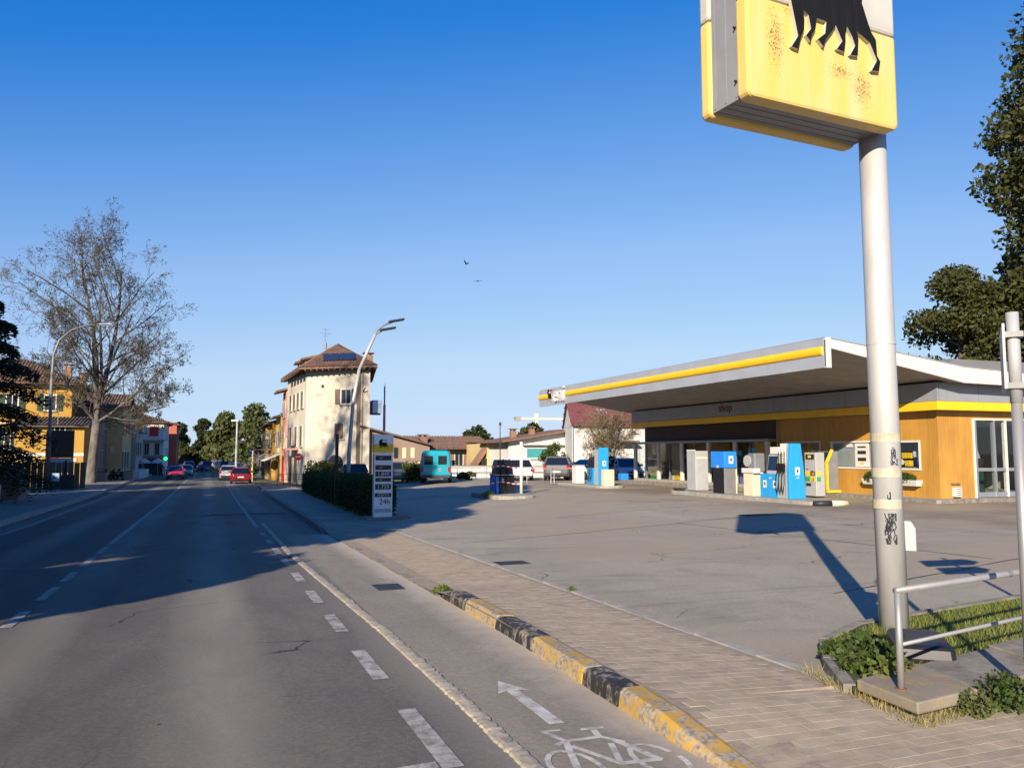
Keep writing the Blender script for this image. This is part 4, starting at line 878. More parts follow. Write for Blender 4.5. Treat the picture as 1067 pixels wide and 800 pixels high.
def symbol(parent, o, u, v, s):        # small white mark with a dark drop
    n = V(u).cross(V(v)); MB().prism([(-.5*s, -.7*s), (.5*s, -.7*s), (.5*s, .7*s), (-.5*s, .7*s)], o, u, v, n * .006).build('emblem_plate', M['white'], parent)
    MB().prism([(-.18*s, -.2*s), (.18*s, -.2*s), (.18*s, .15*s), (0, .4*s), (-.18*s, .15*s)], V(o) + n * .007, u, v, n * .004).build('emblem_mark', M['dark'], parent)
def nozzle(parent, x, y, z):
    nz_ = MB().obox((x - .02, y, z), V((.05, 0, .01)), V((0, .035, 0)), V((-.02, 0, .13))).build('nozzle', M['black'], parent, bev=.01)
    MB().tube([(x - .02, y, z - .1), (x - .13, y, z - .3), (x - .12, y + .02, z - .75), (x - .06, y + .04, z - .95), (x + .02, y + .05, z - .6), (x + .06, y + .05, z + .55)], .016, 6).build('hose', M['black'], nz_, smooth=True)
# nearest pump: x 19.6..20.3, y 24.2..25.9
p4 = thing('fuel_pump', 'bright blue fuel pump with hoses and screen nearest to the pylon pole', 'fuel pump', (20, 25, .1), 'fuel pumps')
def panel_end(y0, y1): return MB().prism([(19.62, .1), (20.34, .1), (20.28, 1.2), (20.16, 2.1), (19.72, 2.1), (19.62, 1.2)], (0, y0, 0), (1, 0, 0), (0, 0, 1), (0, y1 - y0, 0))
panel_end(24.2, 24.34).build('end_panel', M['blue'], p4, bev=.02); panel_end(24.34, 24.42).build('end_trim', M['lgrey'], p4)
symbol(p4, (19.98, 24.198, 1.1), (1, 0, 0), (0, 0, 1), .2)
text_part('pump_lettering', 'self', .1, M['white'], p4, (19.98, 24.197, .84), (1, 0, 0), (0, 0, 1), .002)
MB().box(19.72, 20.24, 24.42, 25.0, .1, 1.0).build('hose_cabinet', M['lgrey'], p4, bev=.015)
for y in (24.52, 24.68, 24.84): MB().box(19.78, 19.9, y - .03, y + .03, 1.0, 2.1).build('hose_mast', M['white'], p4); nozzle(p4, 19.66, y, 1.25)
MB().box(19.78, 19.9, 24.78, 24.9, 1.35, 1.75).build('tag_plate', M['tape'], p4)
MB().box(19.72, 20.24, 25.0, 26.0, .1, .98).build('lower_cabinet', M['blue'], p4, bev=.015)
symbol(p4, (19.718, 25.72, .6), (0, -1, 0), (0, 0, 1), .2); symbol(p4, (19.718, 25.15, .6), (0, -1, 0), (0, 0, 1), .2)
text_part('pump_lettering', 'eni', .13, M['white'], p4, (19.716, 25.4, .8), (0, -1, 0), (0, 0, 1), .002)
MB().prism([(19.74, .98), (20.2, .98), (20.2, 1.7), (19.86, 1.7)], (0, 25.02, 0), (1, 0, 0), (0, 0, 1), (0, .62, 0)).build('display_head', M['lgrey'], p4, bev=.015)
MB().prism([(19.755, 1.12), (19.85, 1.64), (19.86, 1.64), (19.78, 1.12)], (-.02, 25.08, 0), (1, 0, 0), (0, 0, 1), (0, .5, 0)).build('screen', M['screen'], p4)
MB().box(19.82, 20.2, 25.05, 25.5, 1.72, 1.98).build('top_notice', M['white'], p4)
p3 = thing('service_pillar', 'cream and grey service pillar with a rounded head beside the nearest pump', 'service pillar', (19.9, 26.7, .1))
MB().box(19.65, 20.15, 26.35, 26.95, .1, 1.02).build('body', M['cream'], p3, bev=.02); MB().box(19.7, 20.2, 26.3, 26.75, 1.02, 1.75).build('head', M['grey'], p3, bev=.06)
MB().cyl((19.66, 26.72, 1.45), (19.7, 26.72, 1.45), .22, n=18).build('round_cover', M['lgrey'], p3); MB().box(19.6, 19.9, 26.2, 27.0, .98, 1.17).build('shelf_box', M['white'], p3, bev=.02)
# second pump on the island: black and grey with a blue head
t = thing('fuel_pump', 'older grey and black fuel pump with a plain blue head', 'fuel pump', (20, 28.6, .1), 'fuel pumps')
MB().box(19.75, 20.3, 28.35, 29.15, .1, 1.15).build('lower_cabinet', M['grey'], t, bev=.015); MB().box(19.735, 19.749, 28.37, 29.13, .12, 1.14).build('side_cover', M['black'], t)
MB().box(19.72, 20.33, 28.3, 29.25, 1.15, 1.82).build('head', M['blue2'], t, bev=.02); symbol(t, (20.05, 28.298, 1.48), (1, 0, 0), (0, 0, 1), .22)
MB().obox((19.7, 28.75, 1.2), (.03, 0, 0), (0, .05, 0), (0, 0, .05)).build('nozzle', M['lgrey'], t); MB().box(20.34, 20.4, 28.4, 28.5, .1, 1.6).build('hose_mast', M['cream'], t)
t = thing('white_cabinet', 'tall plain white cabinet standing left of the old blue headed pump', 'cabinet', (20.4, 31.2, .1)); MB().box(20.05, 20.7, 30.9, 31.6, .12, 1.85).build('body', M['lgrey'], t, bev=.02); MB().box(20.05, 20.06, 30.9, 31.6, 1.85, 1.9).build('cap', M['white'], t); MB().box(20.1, 20.66, 30.885, 30.9, 1.5, 1.58).build('label_strip', M['cream'], t); MB().box(20.1, 20.66, 30.885, 30.9, .2, 1.45).build('door_panel', M['lgrey'], t)
boxthing('wheel_chock', 'small dark wedge on the island beside the white cabinet', 'wedge', (19.5, 19.9, 31.5, 31.9, .1, .2), M['dark'], .04)
# far pump group
t = thing('fuel_pump', 'tall narrow blue pump totem at the far island', 'fuel pump', (19.9, 40, .06), 'fuel pumps')
MB().box(19.6, 20.15, 39.4, 39.55, .06, 2.05).build('end_panel', M['blue'], t, bev=.02); MB().box(19.62, 20.12, 39.55, 40.05, .06, 1.95).build('column', M['lgrey'], t); symbol(t, (19.88, 39.398, 1.2), (1, 0, 0), (0, 0, 1), .2)
MB().box(19.6, 20.1, 40.1, 40.9, .06, .95).build('lower_cabinet', M['blue'], t, bev=.03); MB().box(19.65, 20.05, 40.15, 40.8, .95, 1.45).build('display_head', M['dark'], t, bev=.03); nozzle(t, 19.55, 40.3, 1.2); nozzle(t, 19.55, 40.55, 1.2)
t = thing('waste_bin', 'cream waste bin in front of the tall blue totem', 'bin', (19.5, 38.4, .06)); MB().box(19.3, 19.85, 38.2, 38.6, .04, .9).build('body', M['cream'], t, bev=.02); MB().box(19.86, 19.88, 38.22, 38.58, .1, .85).build('door_panel', M['terracotta'], t)
t = thing('white_cabinet', 'small white cabinet left of the blue totem on the far island', 'cabinet', (19.6, 42.2, .06)); MB().box(19.4, 19.9, 41.9, 42.5, .06, 1.05).build('body', M['white'], t, bev=.02); MB().box(19.38, 19.92, 41.88, 42.52, 1.05, 1.09).build('cap', M['lgrey'], t)
for px in (18.9, 17.2): tag(MB().tube([(px, 43.9, 0), (px, 43.9, .85), (px + 1.5, 43.9, .85), (px + 1.5, 43.9, 0)], .03, 6).build('hoop_barrier', M['lgrey'], origin=(px, 43.9, 0)), 'grey hoop barrier ' + ('nearer to' if px > 18 else 'farther from') + ' the tall blue totem', 'barrier', 'hoop barriers')
boxthing('blue_crate', 'bright blue bucket on the ground at the far corner of the shop', 'bucket', (24.0, 24.5, 45.2, 45.7, .08, .5), M['blue2'], .04)
# taped off pump
t = thing('fuel_pump', 'dark taped off fuel pump with blue sides on the weedy island', 'fuel pump', (12.2, 34.2, -.05), 'fuel pumps')
MB().loft([[(11.8+a*.05, 33.9+a*.02, z), (12.7-a*.05, 33.9+a*.02, z), (12.7-a*.05, 34.6-a*.02, z), (11.8+a*.05, 34.6-a*.02, z)] for a, z in ((0, -.04), (0, .8), (1, .85), (1.5, 1.2), (2.5, 1.42), (3.4, 1.46))]).build('body', M['black'], t, bev=.02)
MB().box(11.78, 11.797, 33.93, 34.57, .0, .72).build('side_panel', M['blue2'], t); MB().box(11.82, 11.95, 33.88, 33.897, .0, .72).build('side_panel', M['blue2'], t)
MB().box(11.75, 12.74, 33.87, 34.63, .78, .82).build('shelf', M['lgrey'], t); symbol(t, (12.15, 33.895, .58), (1, 0, 0), (0, 0, 1), .1)
MB().box(11.98, 12.5, 33.92, 33.94, .9, 1.35).build('display', M['screen'], t); nozzle(t, 12.4, 33.86, .95); nozzle(t, 12.1, 33.86, .95)
for z in (1.12, .42):
    q = MB()
    for i in range(12): q.slot(i % 2); a = 11.6 + i * .12; q.box(a, a + .118, 33.84, 33.85, z + .05 * math.sin(i * .5), z + .05 + .05 * math.sin(i * .5))
    q.build('barrier_tape', [M['white'], M['red']], t)
tag(MB().cyl((12.98, 33.8, -.15), (12.98, 33.8, 2.25), .07, n=14).build('white_post', M['white'], origin=(12.98, 33.8, -.15), smooth=True), 'plain white post beside the taped off pump', 'post')
weed('island_weed', 'weed tuft at the end of the weedy pump island', [(11.3, 33.3, .35, .25)], 260, .05, M['leaf_bright'], -.1)

# ---------------------------------------------------------------- price totem by the hedge
pt = thing('price_totem', 'slim white price totem with yellow dog panel at the end of the hedge', 'sign', (5.17, 25.7, -.34))
PZ = -.32; PX0, PX1, PYF, PYB = 4.88, 5.48, 25.6, 25.82
MB().prism([(4.6, 25.3), (5.7, 25.2), (6.1, 25.6), (5.9, 26.3), (4.7, 26.2)], (0, 0, -.5), (1, 0, 0), (0, 1, 0), (0, 0, .26)).build('footing', M['concrete_d'], pt, bev=.03)
MB().box(PX0, PX1, PYF, PYB, PZ + .06, 1.76).build('body', M['totem_white'], pt, bev=.02); MB().box(PX0 - .01, PX1 + .01, PYF - .01, PYB + .01, 1.77, 2.03).build('yellow_panel', M['yellow'], pt, bev=.01); MB().box(PX0 - .01, PX1 + .01, PYF - .01, PYB + .01, 2.034, 2.34).build('white_panel', M['totem_white'], pt, bev=.01)
emblem(pt, (PX0 + .06, PYF - .012, 1.76), (1, 0, 0), (0, 0, 1), .25, .004)
for z, h, s_ in ((1.6, .15, ''), (1.3, .15, ''), (1.1, .16, '1.849'), (.92, .12, ''), (.7, .17, '1.759')):
    b = MB().box(PX0 + .05, PX1 - .05, PYF - .008, PYF - .001, z - h/2, z + h/2).build('price_display', M['black'], pt)
    if s_: text_part('price_digits', s_, .17, M['white'], pt, (5.18, PYF - .01, z - .055), (1, 0, 0), (0, 0, 1), .002)
    else: text_part('display_lettering', 'self', .08, M['lgrey'], pt, (5.1, PYF - .01, z - .02), (1, 0, 0), (0, 0, 1), .002)
MB().box(PX0 + .04, PX1 - .04, PYF - .008, PYF - .001, .38, .5).build('text_panel', M['black'], pt); text_part('display_lettering', 'APERTO', .1, M['white'], pt, (5.18, PYF - .01, .41), (1, 0, 0), (0, 0, 1), .002)
text_part('hours_lettering', '24h', .24, M['black'], pt, (5.24, PYF - .004, .16), (1, 0, 0), (0, 0, 1), .002)
MB().box(PX0 + .04, PX1 - .04, PYF - .006, PYF - .001, -.1, .02).build('text_panel', M['lgrey'], pt)

# ---------------------------------------------------------------- buildings
def window(b, c, u, n, w_, h_, sh=None, fr='white', pane='pane', sill=True, opened=True, lab=None):
    c, u, n = V(c), V(u).normalized(), V(n).normalized(); z = V((0, 0, 1))
    o = MB().obox(c + n * .012, u * w_ / 2, z * h_ / 2, n * .012).build('window', M[pane], b)
    f_ = MB(); t = .05
    f_.obox(c + n * .03 + z * (h_ / 2), u * (w_ / 2 + t), z * t, n * .03); f_.obox(c + n * .03 - z * (h_ / 2), u * (w_ / 2 + t), z * t, n * .03)
    f_.obox(c + n * .029 + u * (w_ / 2), u * t, z * (h_ / 2 - t), n * .03); f_.obox(c + n * .029 - u * (w_ / 2), u * t, z * (h_ / 2 - t), n * .03); f_.obox(c + n * .028, u * .025, z * (h_ / 2 - t), n * .02)
    f_.build('frame', M[fr], o)
    if sill: MB().obox(c + n * .07 - z * (h_ / 2 + .09), u * (w_ / 2 + .12), z * .04, n * .07).build('sill', M['concrete'], o)
    if sh:
        for s_ in (-1, 1):
            if opened: MB().obox(c + n * .04 + u * s_ * (w_ * .75 + .07), u * (w_ / 4), z * (h_ / 2 + .02), n * .03).build('shutter', M[sh], o)
            else: MB().obox(c + n * .075 + u * s_ * (w_ / 4), u * (w_ / 4 - .01), z * (h_ / 2), n * .01).build('shutter', M[sh], o)
    return o
def roof_face(b, pts, mt='tile', sp_=.28, th=.1, rib=.075):          # pts[0], pts[1] is the eave; a slab with rows of round tiles
    P3 = [V(p) for p in pts]; e = (P3[1] - P3[0]); L_ = e.length; e.normalize()
    nrm = e.cross(P3[2] - P3[0]).normalized()
    if nrm.z < 0: nrm = -nrm
    s_ = nrm.cross(e); 
    if s_.z < 0: s_ = -s_
    q = MB(); k = len(P3); q.add([p for p in P3] + [p - V((0, 0, th)) for p in P3], [tuple(range(k)), tuple(range(2*k-1, k-1, -1))] + [(i, (i+1) % k, k+(i+1) % k, k+i) for i in range(k)])
    o = q.build('roof', M[mt], b)
    P2 = [((p - P3[0]).dot(e), (p - P3[0]).dot(s_)) for p in P3]; lo = min(p[0] for p in P2); hi = max(p[0] for p in P2); r = MB(); x = lo + sp_ / 2
    while x < hi:
        ys_ = []
        for (ax, ay), (bx, by) in zip(P2, P2[1:] + P2[:1]):
            if (ax - x) * (bx - x) < 0: ys_.append(ay + (by - ay) * (x - ax) / (bx - ax))
        if len(ys_) == 2 and abs(ys_[1] - ys_[0]) > .15:
            y0_, y1_ = min(ys_), max(ys_); m_ = max(1, int((y1_ - y0_) / 1.1))
            for j in range(m_):
                a = y0_ + (y1_ - y0_) * j / m_; c = y0_ + (y1_ - y0_) * (j + 1) / m_; k_ = rib * rng.uniform(.85, 1.1); rs = []
                for t_, lift in ((a, .02), (c, 0)):
                    o_ = P3[0] + e * x + s_ * t_ + nrm * lift; rs.append([o_ - e * k_ * 1.3, o_ - e * k_ * .7 + nrm * k_, o_ + e * k_ * .7 + nrm * k_, o_ + e * k_ * 1.3])
                r.loft(rs, False)
        x += sp_
    if r.v: r.build('roof_tiles', M[mt], o, kind='stuff')
    return o
def chimney(b, x, y, z0, z1, w_=.5):
    c = MB().box(x - w_/2, x + w_/2, y - w_/2, y + w_/2, z0, z1).build('chimney', M['terracotta'], b)
    MB().box(x - w_*.65, x + w_*.65, y - w_*.65, y + w_*.65, z1 + .18, z1 + .28).build('chimney_cap', M['tile'], c); q = MB()
    for sx in (-1, 1): q.box(x + sx * w_ * .3 - .06, x + sx * w_ * .3 + .06, y - w_*.4, y + w_*.4, z1, z1 + .18)
    q.build('chimney_vent', M['terracotta'], c)
def hip(b, x0, x1, y0, y1, z, zr, ov=.6, mt='tile', axis='x', ins=None):
    a, c, d, e = (x0-ov, y0-ov, z), (x1+ov, y0-ov, z), (x1+ov, y1+ov, z), (x0-ov, y1+ov, z); ins = ins if ins is not None else (min(x1-x0, y1-y0) / 2 + ov)
    if axis == 'x': r0, r1 = (x0-ov+ins, (y0+y1)/2, zr), (x1+ov-ins, (y0+y1)/2, zr); F_ = [(a, c, r1, r0), (c, d, r1), (d, e, r0, r1), (e, a, r0)]
    else: r0, r1 = ((x0+x1)/2, y0-ov+ins, zr), ((x0+x1)/2, y1+ov-ins, zr); F_ = [(a, c, r0), (c, d, r1, r0), (d, e, r1), (e, a, r0, r1)]
    for f_ in F_: roof_face(b, f_, mt)
def gable(b, x0, x1, y0, y1, z, zr, axis='x', ov=.4, mt='tile', wall=None):
    if axis == 'x':
        ym = (y0+y1)/2; roof_face(b, [(x0-ov, y0-ov, z), (x1+ov, y0-ov, z), (x1+ov, ym, zr), (x0-ov, ym, zr)], mt); roof_face(b, [(x1+ov, y1+ov, z), (x0-ov, y1+ov, z), (x0-ov, ym, zr), (x1+ov, ym, zr)], mt)
        if wall:
            for x in (x0, x1 - .2): MB().prism([(y0, z - .1), (y1, z - .1), (ym, zr - .15)], (x, 0, 0), (0, 1, 0), (0, 0, 1), (.2, 0, 0)).build('gable_wall', M[wall], b)
    else:
        xm = (x0+x1)/2; roof_face(b, [(x1+ov, y0-ov, z), (x1+ov, y1+ov, z), (xm, y1+ov, zr), (xm, y0-ov, zr)], mt); roof_face(b, [(x0-ov, y1+ov, z), (x0-ov, y0-ov, z), (xm, y0-ov, zr), (xm, y1+ov, zr)], mt)
        if wall:
            for y in (y0, y1 - .2): MB().prism([(x0, z - .1), (x1, z - .1), (xm, zr - .15)], (0, y, 0), (1, 0, 0), (0, 0, 1), (0, .2, 0)).build('gable_wall', M[wall], b)
def bld(name, label, x0, x1, y0, y1, zb, zt, wall, cat='house', group=None):
    t = thing(name, label, cat, ((x0+x1)/2, (y0+y1)/2, zb), group); MB().box(x0, x1, y0, y1, zb, zt).build('wall', M[wall], t); return t
def balcony(b, x0, x1, y0, y1, z, h=.95, mt='dark'):
    s_ = MB().box(x0, x1, y0, y1, z - .12, z).build('balcony', M['concrete'], b); q = MB()
    q.box(x0, x1, y0, y0 + .04, z + h - .05, z + h); q.box(x0, x0 + .04, y0 + .04, y1, z + h - .05, z + h)
    n = max(2, int((x1 - x0) / .2)); 
    for i in range(n + 1): xx = x0 + (x1 - x0 - .03) * i / n; q.box(xx, xx + .025, y0, y0 + .03, z, z + h - .05)
    n = max(2, int((y1 - y0) / .2))
    for i in range(n + 1): yy = y0 + .05 + (y1 - y0 - .08) * i / n; q.box(x0, x0 + .03, yy, yy + .025, z, z + h - .05)
    q.build('railing', M[mt], s_)

# corner tower house on the right
A = V((7.5, 69.5, 0)); d_ = V((.76, -.65, 0)).normalized(); B = A + d_ * 6.05; D = V((6.85, 79.4, 0)); Cc = V((13.9, 77.6, 0)); nf = V((d_.y, -d_.x, 0)) * 1
if nf.y > 0: nf = -nf
tw = thing('corner_house', 'tall cream corner house with tiled hip roof and solar panels, tree shadow on its front', 'house', (10.5, 73, -.8))
MB().prism([tuple(p[:2]) for p in (A, B, Cc, D)], (0, 0, -1.3), (1, 0, 0), (0, 1, 0), (0, 0, 9.95)).build('wall', M['pl_cream'], tw)
ca = (A + B + Cc + D) / 4
ev = [V((p.x, p.y, 8.72)) + (V((p.x, p.y, 0)) - ca).normalized() * 1.25 for p in (A, B, Cc, D)]
r0, r1 = V((10.2, 71.6, 11.15)), V((11.0, 75.2, 11.15))
for f_ in ((ev[0], ev[1], r0), (ev[1], ev[2], r1, r0), (ev[2], ev[3], r1), (ev[3], ev[0], r0, r1)): roof_face(tw, f_, 'tile', .3, .14, .08)
q = MB()
for e0, e1 in ((ev[0], ev[1]), (ev[3], ev[0])):
    n_ = 13
    for i in range(n_ + 1):
        p = e0 + (e1 - e0) * (i / n_); dd = (ca - p); dd.z = 0; dd.normalize(); q.obox(p + dd * .55 - V((0, 0, .2)), dd * .5, V((-dd.y, dd.x, 0)) * .05, V((0, 0, .06)))
q.build('rafter_ends', M['shutter_b'], tw, kind='stuff')
nf2 = (r0 - ev[0]).cross(ev[1] - ev[0]).normalized(); nf2 = nf2 if nf2.z > 0 else -nf2
sl2 = (r0 - (ev[0] + ev[1]) / 2).normalized(); el = (ev[1] - ev[0]).normalized()
for k in (-.76, .76): MB().obox((ev[0] * .5 + ev[1] * .5) * .62 + r0 * .38 + el * (k + .25) + nf2 * .16 - sl2 * .15, el * .72, sl2 * .85, nf2 * .03).build('solar_panel', M['solar'], tw, bev=.01)
def tf(s_, z): return A + d_ * s_ + V((0, 0, z))
window(tw, tf(3.85, 6.35), d_, nf, .95, 1.2, 'shutter_b'); window(tw, tf(3.25, 3.55), d_, nf, .85, 1.25, 'shutter_b', opened=False)
MB().prism([(-.72, 0), (.72, 0), (.72, 1.5)] + [(.72 * math.cos(a), 1.5 + .72 * math.sin(a)) for a in np.linspace(.3, 2.84, 9)] + [(-.72, 1.5)], tf(2.95, -.6) + nf * .03, d_, (0, 0, 1), -nf * .02).build('arched_door', M['pane'], tw)
MB().obox(tf(2.95, .95) + nf * .04, d_ * .72, V((0, 0, .04)), nf * .02).build('door_transom', M['shutter_b'], tw); MB().cyl(tf(1.6, 7.25) - nf * .02, tf(1.6, 7.25) + nf * .02, .14).build('vent_hole', M['dark'], tw)
MB().obox(tf(5.05, 3.9) + nf * .03, d_ * .16, V((0, 0, 4.75)), nf * .05).build('dark_recess', M['shutter_b'], tw); MB().cyl(tf(5.38, -.9) + nf * .08, tf(5.38, 8.6) + nf * .08, .07, n=8).build('downpipe', M['pl_grey'], tw); MB().tube([tf(5.5, 6.7) + nf * .1, tf(5.9, 6.95) + nf * .5], .05, 6).build('flue', M['dark'], tw)
dl_ = (D - A).normalized(); nl = V((-dl_.y, dl_.x, 0)); nl = nl if nl.x < 0 else -nl
for s_ in (1.6, 3.6, 5.6, 7.6): window(tw, A + dl_ * s_ + V((0, 0, 6.3)), dl_, nl, .8, 1.35, 'shutter_b', opened=False)
for s_ in (1.8, 4.4, 7.2): window(tw, A + dl_ * s_ + V((0, 0, 3.2)), dl_, nl, .9, 1.7, 'shutter_b', opened=False)
for s_ in (.9, 2.5, 4.1, 5.7, 7.3): MB().obox(A + dl_ * s_ + V((0, 0, 8.1)) + nl * .01, dl_ * .5, V((0, 0, .32)), nl * .012).build('loft_opening', M['dark'], tw)
MB().obox(A + dl_ * 4.4 + nl * .55 + V((0, 0, 2.1)), dl_ * 1.2, nl * .5, V((0, 0, .07))).build('balcony', M['pl_pink'], tw); MB().obox(A + dl_ * 4.4 + nl * 1.02 + V((0, 0, 2.6)), dl_ * 1.2, nl * .05, V((0, 0, .45))).build('balcony_front', M['pl_beige'], tw)
for s_ in (1.8, 4.6, 7.4): MB().obox(A + dl_ * s_ + V((0, 0, .35)) + nl * .01, dl_ * .65, V((0, 0, 1.15)), nl * .03).build('door', M['shutter_b'] if s_ != 1.8 else M['lgrey'], tw)
chimney(tw, 12.7, 69.9, 9.0, 10.1, .7)
# roof dormers on the street side
for s_ in (3.0, 6.0):
    c = A + dl_ * s_ - nl * 1.0; MB().box(c.x - .7, c.x + .9, c.y - .7, c.y + .7, 9.0, 9.85).build('dormer', M['pl_cream'], tw); roof_face(tw, [(c.x - 1.0, c.y - 1, 9.8), (c.x - 1.0, c.y + 1, 9.8), (c.x + 1.6, c.y + 1, 10.5), (c.x + 1.6, c.y - 1, 10.5)], 'tile', .3)
q = MB(); q.cyl((9.3, 71.8, 10.8), (9.3, 71.8, 12.6), .025, n=5)
for z, l in ((12.5, .3), (12.15, .5), (11.9, .25)): q.tube([(9.3 - l, 71.8, z), (9.3 + l, 71.8, z)], .015, 4)
q.build('aerial', M['grey'], tw); q = MB().cyl((9.3, 71.8, 10.75), (9.3, 71.8, 11.3), .12, n=8).build('aerial_base', M['grey'], tw)

# street row beyond the tower
ph = bld('pink_house', 'narrow pink house squeezed behind the tall cream corner house', 6.75, 13, 79.6, 82.8, -1.3, 7.6, 'pl_pink'); roof_face(ph, [(5.9, 79.4, 7.55), (5.9, 83.2, 7.55), (10, 83.2, 8.7), (10, 79.4, 8.7)], 'tile')
for z in (5.9, 2.9): 
    for y in (80.4, 81.9): window(ph, (6.75, y, z), (0, 1, 0), (-1, 0, 0), .7, 1.4, 'shutter_b', opened=False)
MB().box(6.7, 6.75, 80.3, 82.3, -1, 1.5).build('shop_front', M['red'], ph)
rows = [('lemon_house', 'lemon yellow terraced house with awning beyond the pink house', 6.6, 83, 89, 5.3, 'pl_lemon'), ('ochre_house', 'ochre terraced house with balcony in the right street row', 6.25, 89.1, 94.2, 4.9, 'pl_yellow'), ('pale_house', 'pale terraced house farthest down the right street row', 5.9, 94.3, 101, 4.6, 'pl_pale')]
for nm, lb, x, ya, yb, zt, mt in rows:
    b = bld(nm, lb, x, x + 8, ya, yb, -1.4, zt, mt); roof_face(b, [(x - .7, ya - .1, zt - .05), (x - .7, yb + .1, zt - .05), (x + 4, yb + .1, zt + 1.3), (x + 4, ya - .1, zt + 1.3)], 'tile')
    n_ = 2 if yb - ya < 6 else 3
    for k in range(n_):
        y = ya + (yb - ya) * (k + .5) / n_; window(b, (x, y, 3.2), (0, 1, 0), (-1, 0, 0), .9, 1.4, 'shutter_b' if 'pale' not in nm else 'shutter_g'); MB().box(x - .03, x, y - .8, y + .8, -1.1, 1.2).build('shop_window' if k else 'door', M['pane'] if k else M['shutter_b'], b)
    if 'lemon' not in nm: balcony(b, x - .9, x, ya + 1, yb - 1, 2.2)
    MB().prism([(0, 1.7), (-1.5, 1.05), (-1.5, .95), (0, 1.6)], (x, ya + .5, 0), (1, 0, 0), (0, 0, 1), (0, yb - ya - 1.2, 0)).build('awning', M['awning'] if 'lemon' in nm else M['pl_beige'], b)
    MB().box(x - .12, x, ya + 1.2, ya + 2.6, 1.8, 2.3).build('shop_sign', M['white' if 'lemon' in nm else 'red'], b)

# left side of the road
yh = bld('yellow_house', 'big ochre yellow house with tiled hip roof behind the dark cedar', -24, -11.84, 84, 93.5, -1.2, 8.0, 'pl_yellow'); hip(yh, -24, -11.84, 84, 93.5, 8.05, 10.6, .9)
MB().box(-24.05, -11.8, 83.9, 84, 4.35, 4.5).build('string_course', M['pl_pale'], yh)
for x in (-13.6, -16.6, -19.8, -22.4):
    window(yh, (x, 84, 6.3), (1, 0, 0), (0, -1, 0), .95, 1.4, 'shutter_g'); window(yh, (x, 84, 2.8), (1, 0, 0), (0, -1, 0), .95, 1.5, 'shutter_g')
for y in (86, 89.5): window(yh, (-11.84, y, 6.3), (0, 1, 0), (1, 0, 0), .95, 1.4, 'shutter_g')
chimney(yh, -12.7, 87, 8.5, 9.9, .6); chimney(yh, -11.9, 90.5, 8.2, 9.4, .6)
ye = bld('yellow_annex', 'low bright yellow annex with tiled lean-to roof beside the plane tree', -15.5, -10.2, 79.9, 83.98, -1.2, 4.1, 'pl_yellow'); roof_face(ye, [(-15.9, 79.4, 4.1), (-9.8, 79.4, 4.1), (-9.8, 83.9, 5.0), (-15.9, 83.9, 5.0)], 'tile_grey')
window(ye, (-12.1, 79.9, 3.45), (1, 0, 0), (0, -1, 0), .8, 1.2, 'shutter_g'); MB().box(-15.5, -10.18, 79.84, 79.9, 1.5, 1.75).build('string_course', M['white'], ye)
MB().box(-13.0, -12.2, 79.8, 79.9, 1.0, 1.45).build('wall_sign', M['red'], ye); MB().box(-11.5, -10.7, 79.82, 79.9, 1.05, 1.3).build('wall_sign', M['white'], ye); MB().box(-12.8, -11.9, 79.85, 79.9, -1, .9).build('door', M['shutter_b'], ye)
q = MB(); q.lathe([(.05, -.1), (.55, .05), (.75, .22), (.73, .24), (.5, .1), (.05, -.02)], (0, 0, 0), 16); o = q.build('dish', M['lgrey'], ye, smooth=True); o.location = V((-12.2, 79.3, 5.5)) - ye.location; o.rotation_euler = (RAD(70), 0, RAD(15))
MB().cyl((-12.2, 79.4, 4.2), (-12.2, 79.4, 5.5), .04, n=6).build('dish_pole', M['grey'], ye)
bh = bld('brown_house', 'shaded brown house between the plane tree and the pale yellow house', -18, -10.1, 86.5, 95.9, -1.3, 6.2, 'pl_brown'); gable(bh, -18, -10.1, 86.5, 95.9, 6.2, 7.9, 'y')
for y in (88, 90.5, 93): window(bh, (-10.1, y, 4.4), (0, 1, 0), (1, 0, 0), .85, 1.4, 'shutter_b', opened=False); window(bh, (-10.1, y, 1.2), (0, 1, 0), (1, 0, 0), .85, 1.6, 'shutter_b', opened=False)
pb = bld('pale_yellow_house', 'pale yellow house with sunlit end wall behind the plane tree branches', -17, -8.6, 96, 106.8, -1.4, 6.6, 'pl_pale'); gable(pb, -17, -8.6, 96, 106.8, 6.6, 8.3, 'x', .5, 'tile', 'pl_pale')
for y in (97.5, 100.5, 103.5): window(pb, (-8.6, y, 4.6), (0, 1, 0), (1, 0, 0), .9, 1.5, 'shutter_b'); window(pb, (-8.6, y, 1.0), (0, 1, 0), (1, 0, 0), .9, 1.8, 'shutter_b')
MB().box(-9.72, -9.4, 95.96, 96, 1.8, 2.4).build('wall_lamp', M['white'], pb)
gb = bld('grey_house', 'grey shaded house next to the white building on the left', -17, -8.1, 107, 117.5, -1.4, 7.2, 'pl_grey'); hip(gb, -17, -8.1, 107, 117.5, 7.2, 9, .6, 'tile', 'y')
for y in (108.5, 111.5, 114.5):
    for z in (5.3, 2.3): window(gb, (-8.1, y, z), (0, 1, 0), (1, 0, 0), .9, 1.5, 'shutter_b')
balcony(gb, -8.1, -7.2, 110.5, 113, 4.3)
wb = bld('white_building', 'white three storey building with a square red sign on its sunlit front', -16, -5.8, 122, 137, -1.5, 5.9, 'pl_white'); hip(wb, -16, -5.8, 122, 137, 6.0, 7.6, .5)
MB().box(-7.6, -6.5, 121.9, 122, 4.1, 5.4).build('red_sign', M['red'], wb)
for z in (3.4, 1.3): MB().box(-16, -5.6, 121.0, 122, z, z + .14).build('balcony_slab', M['concrete'], wb)
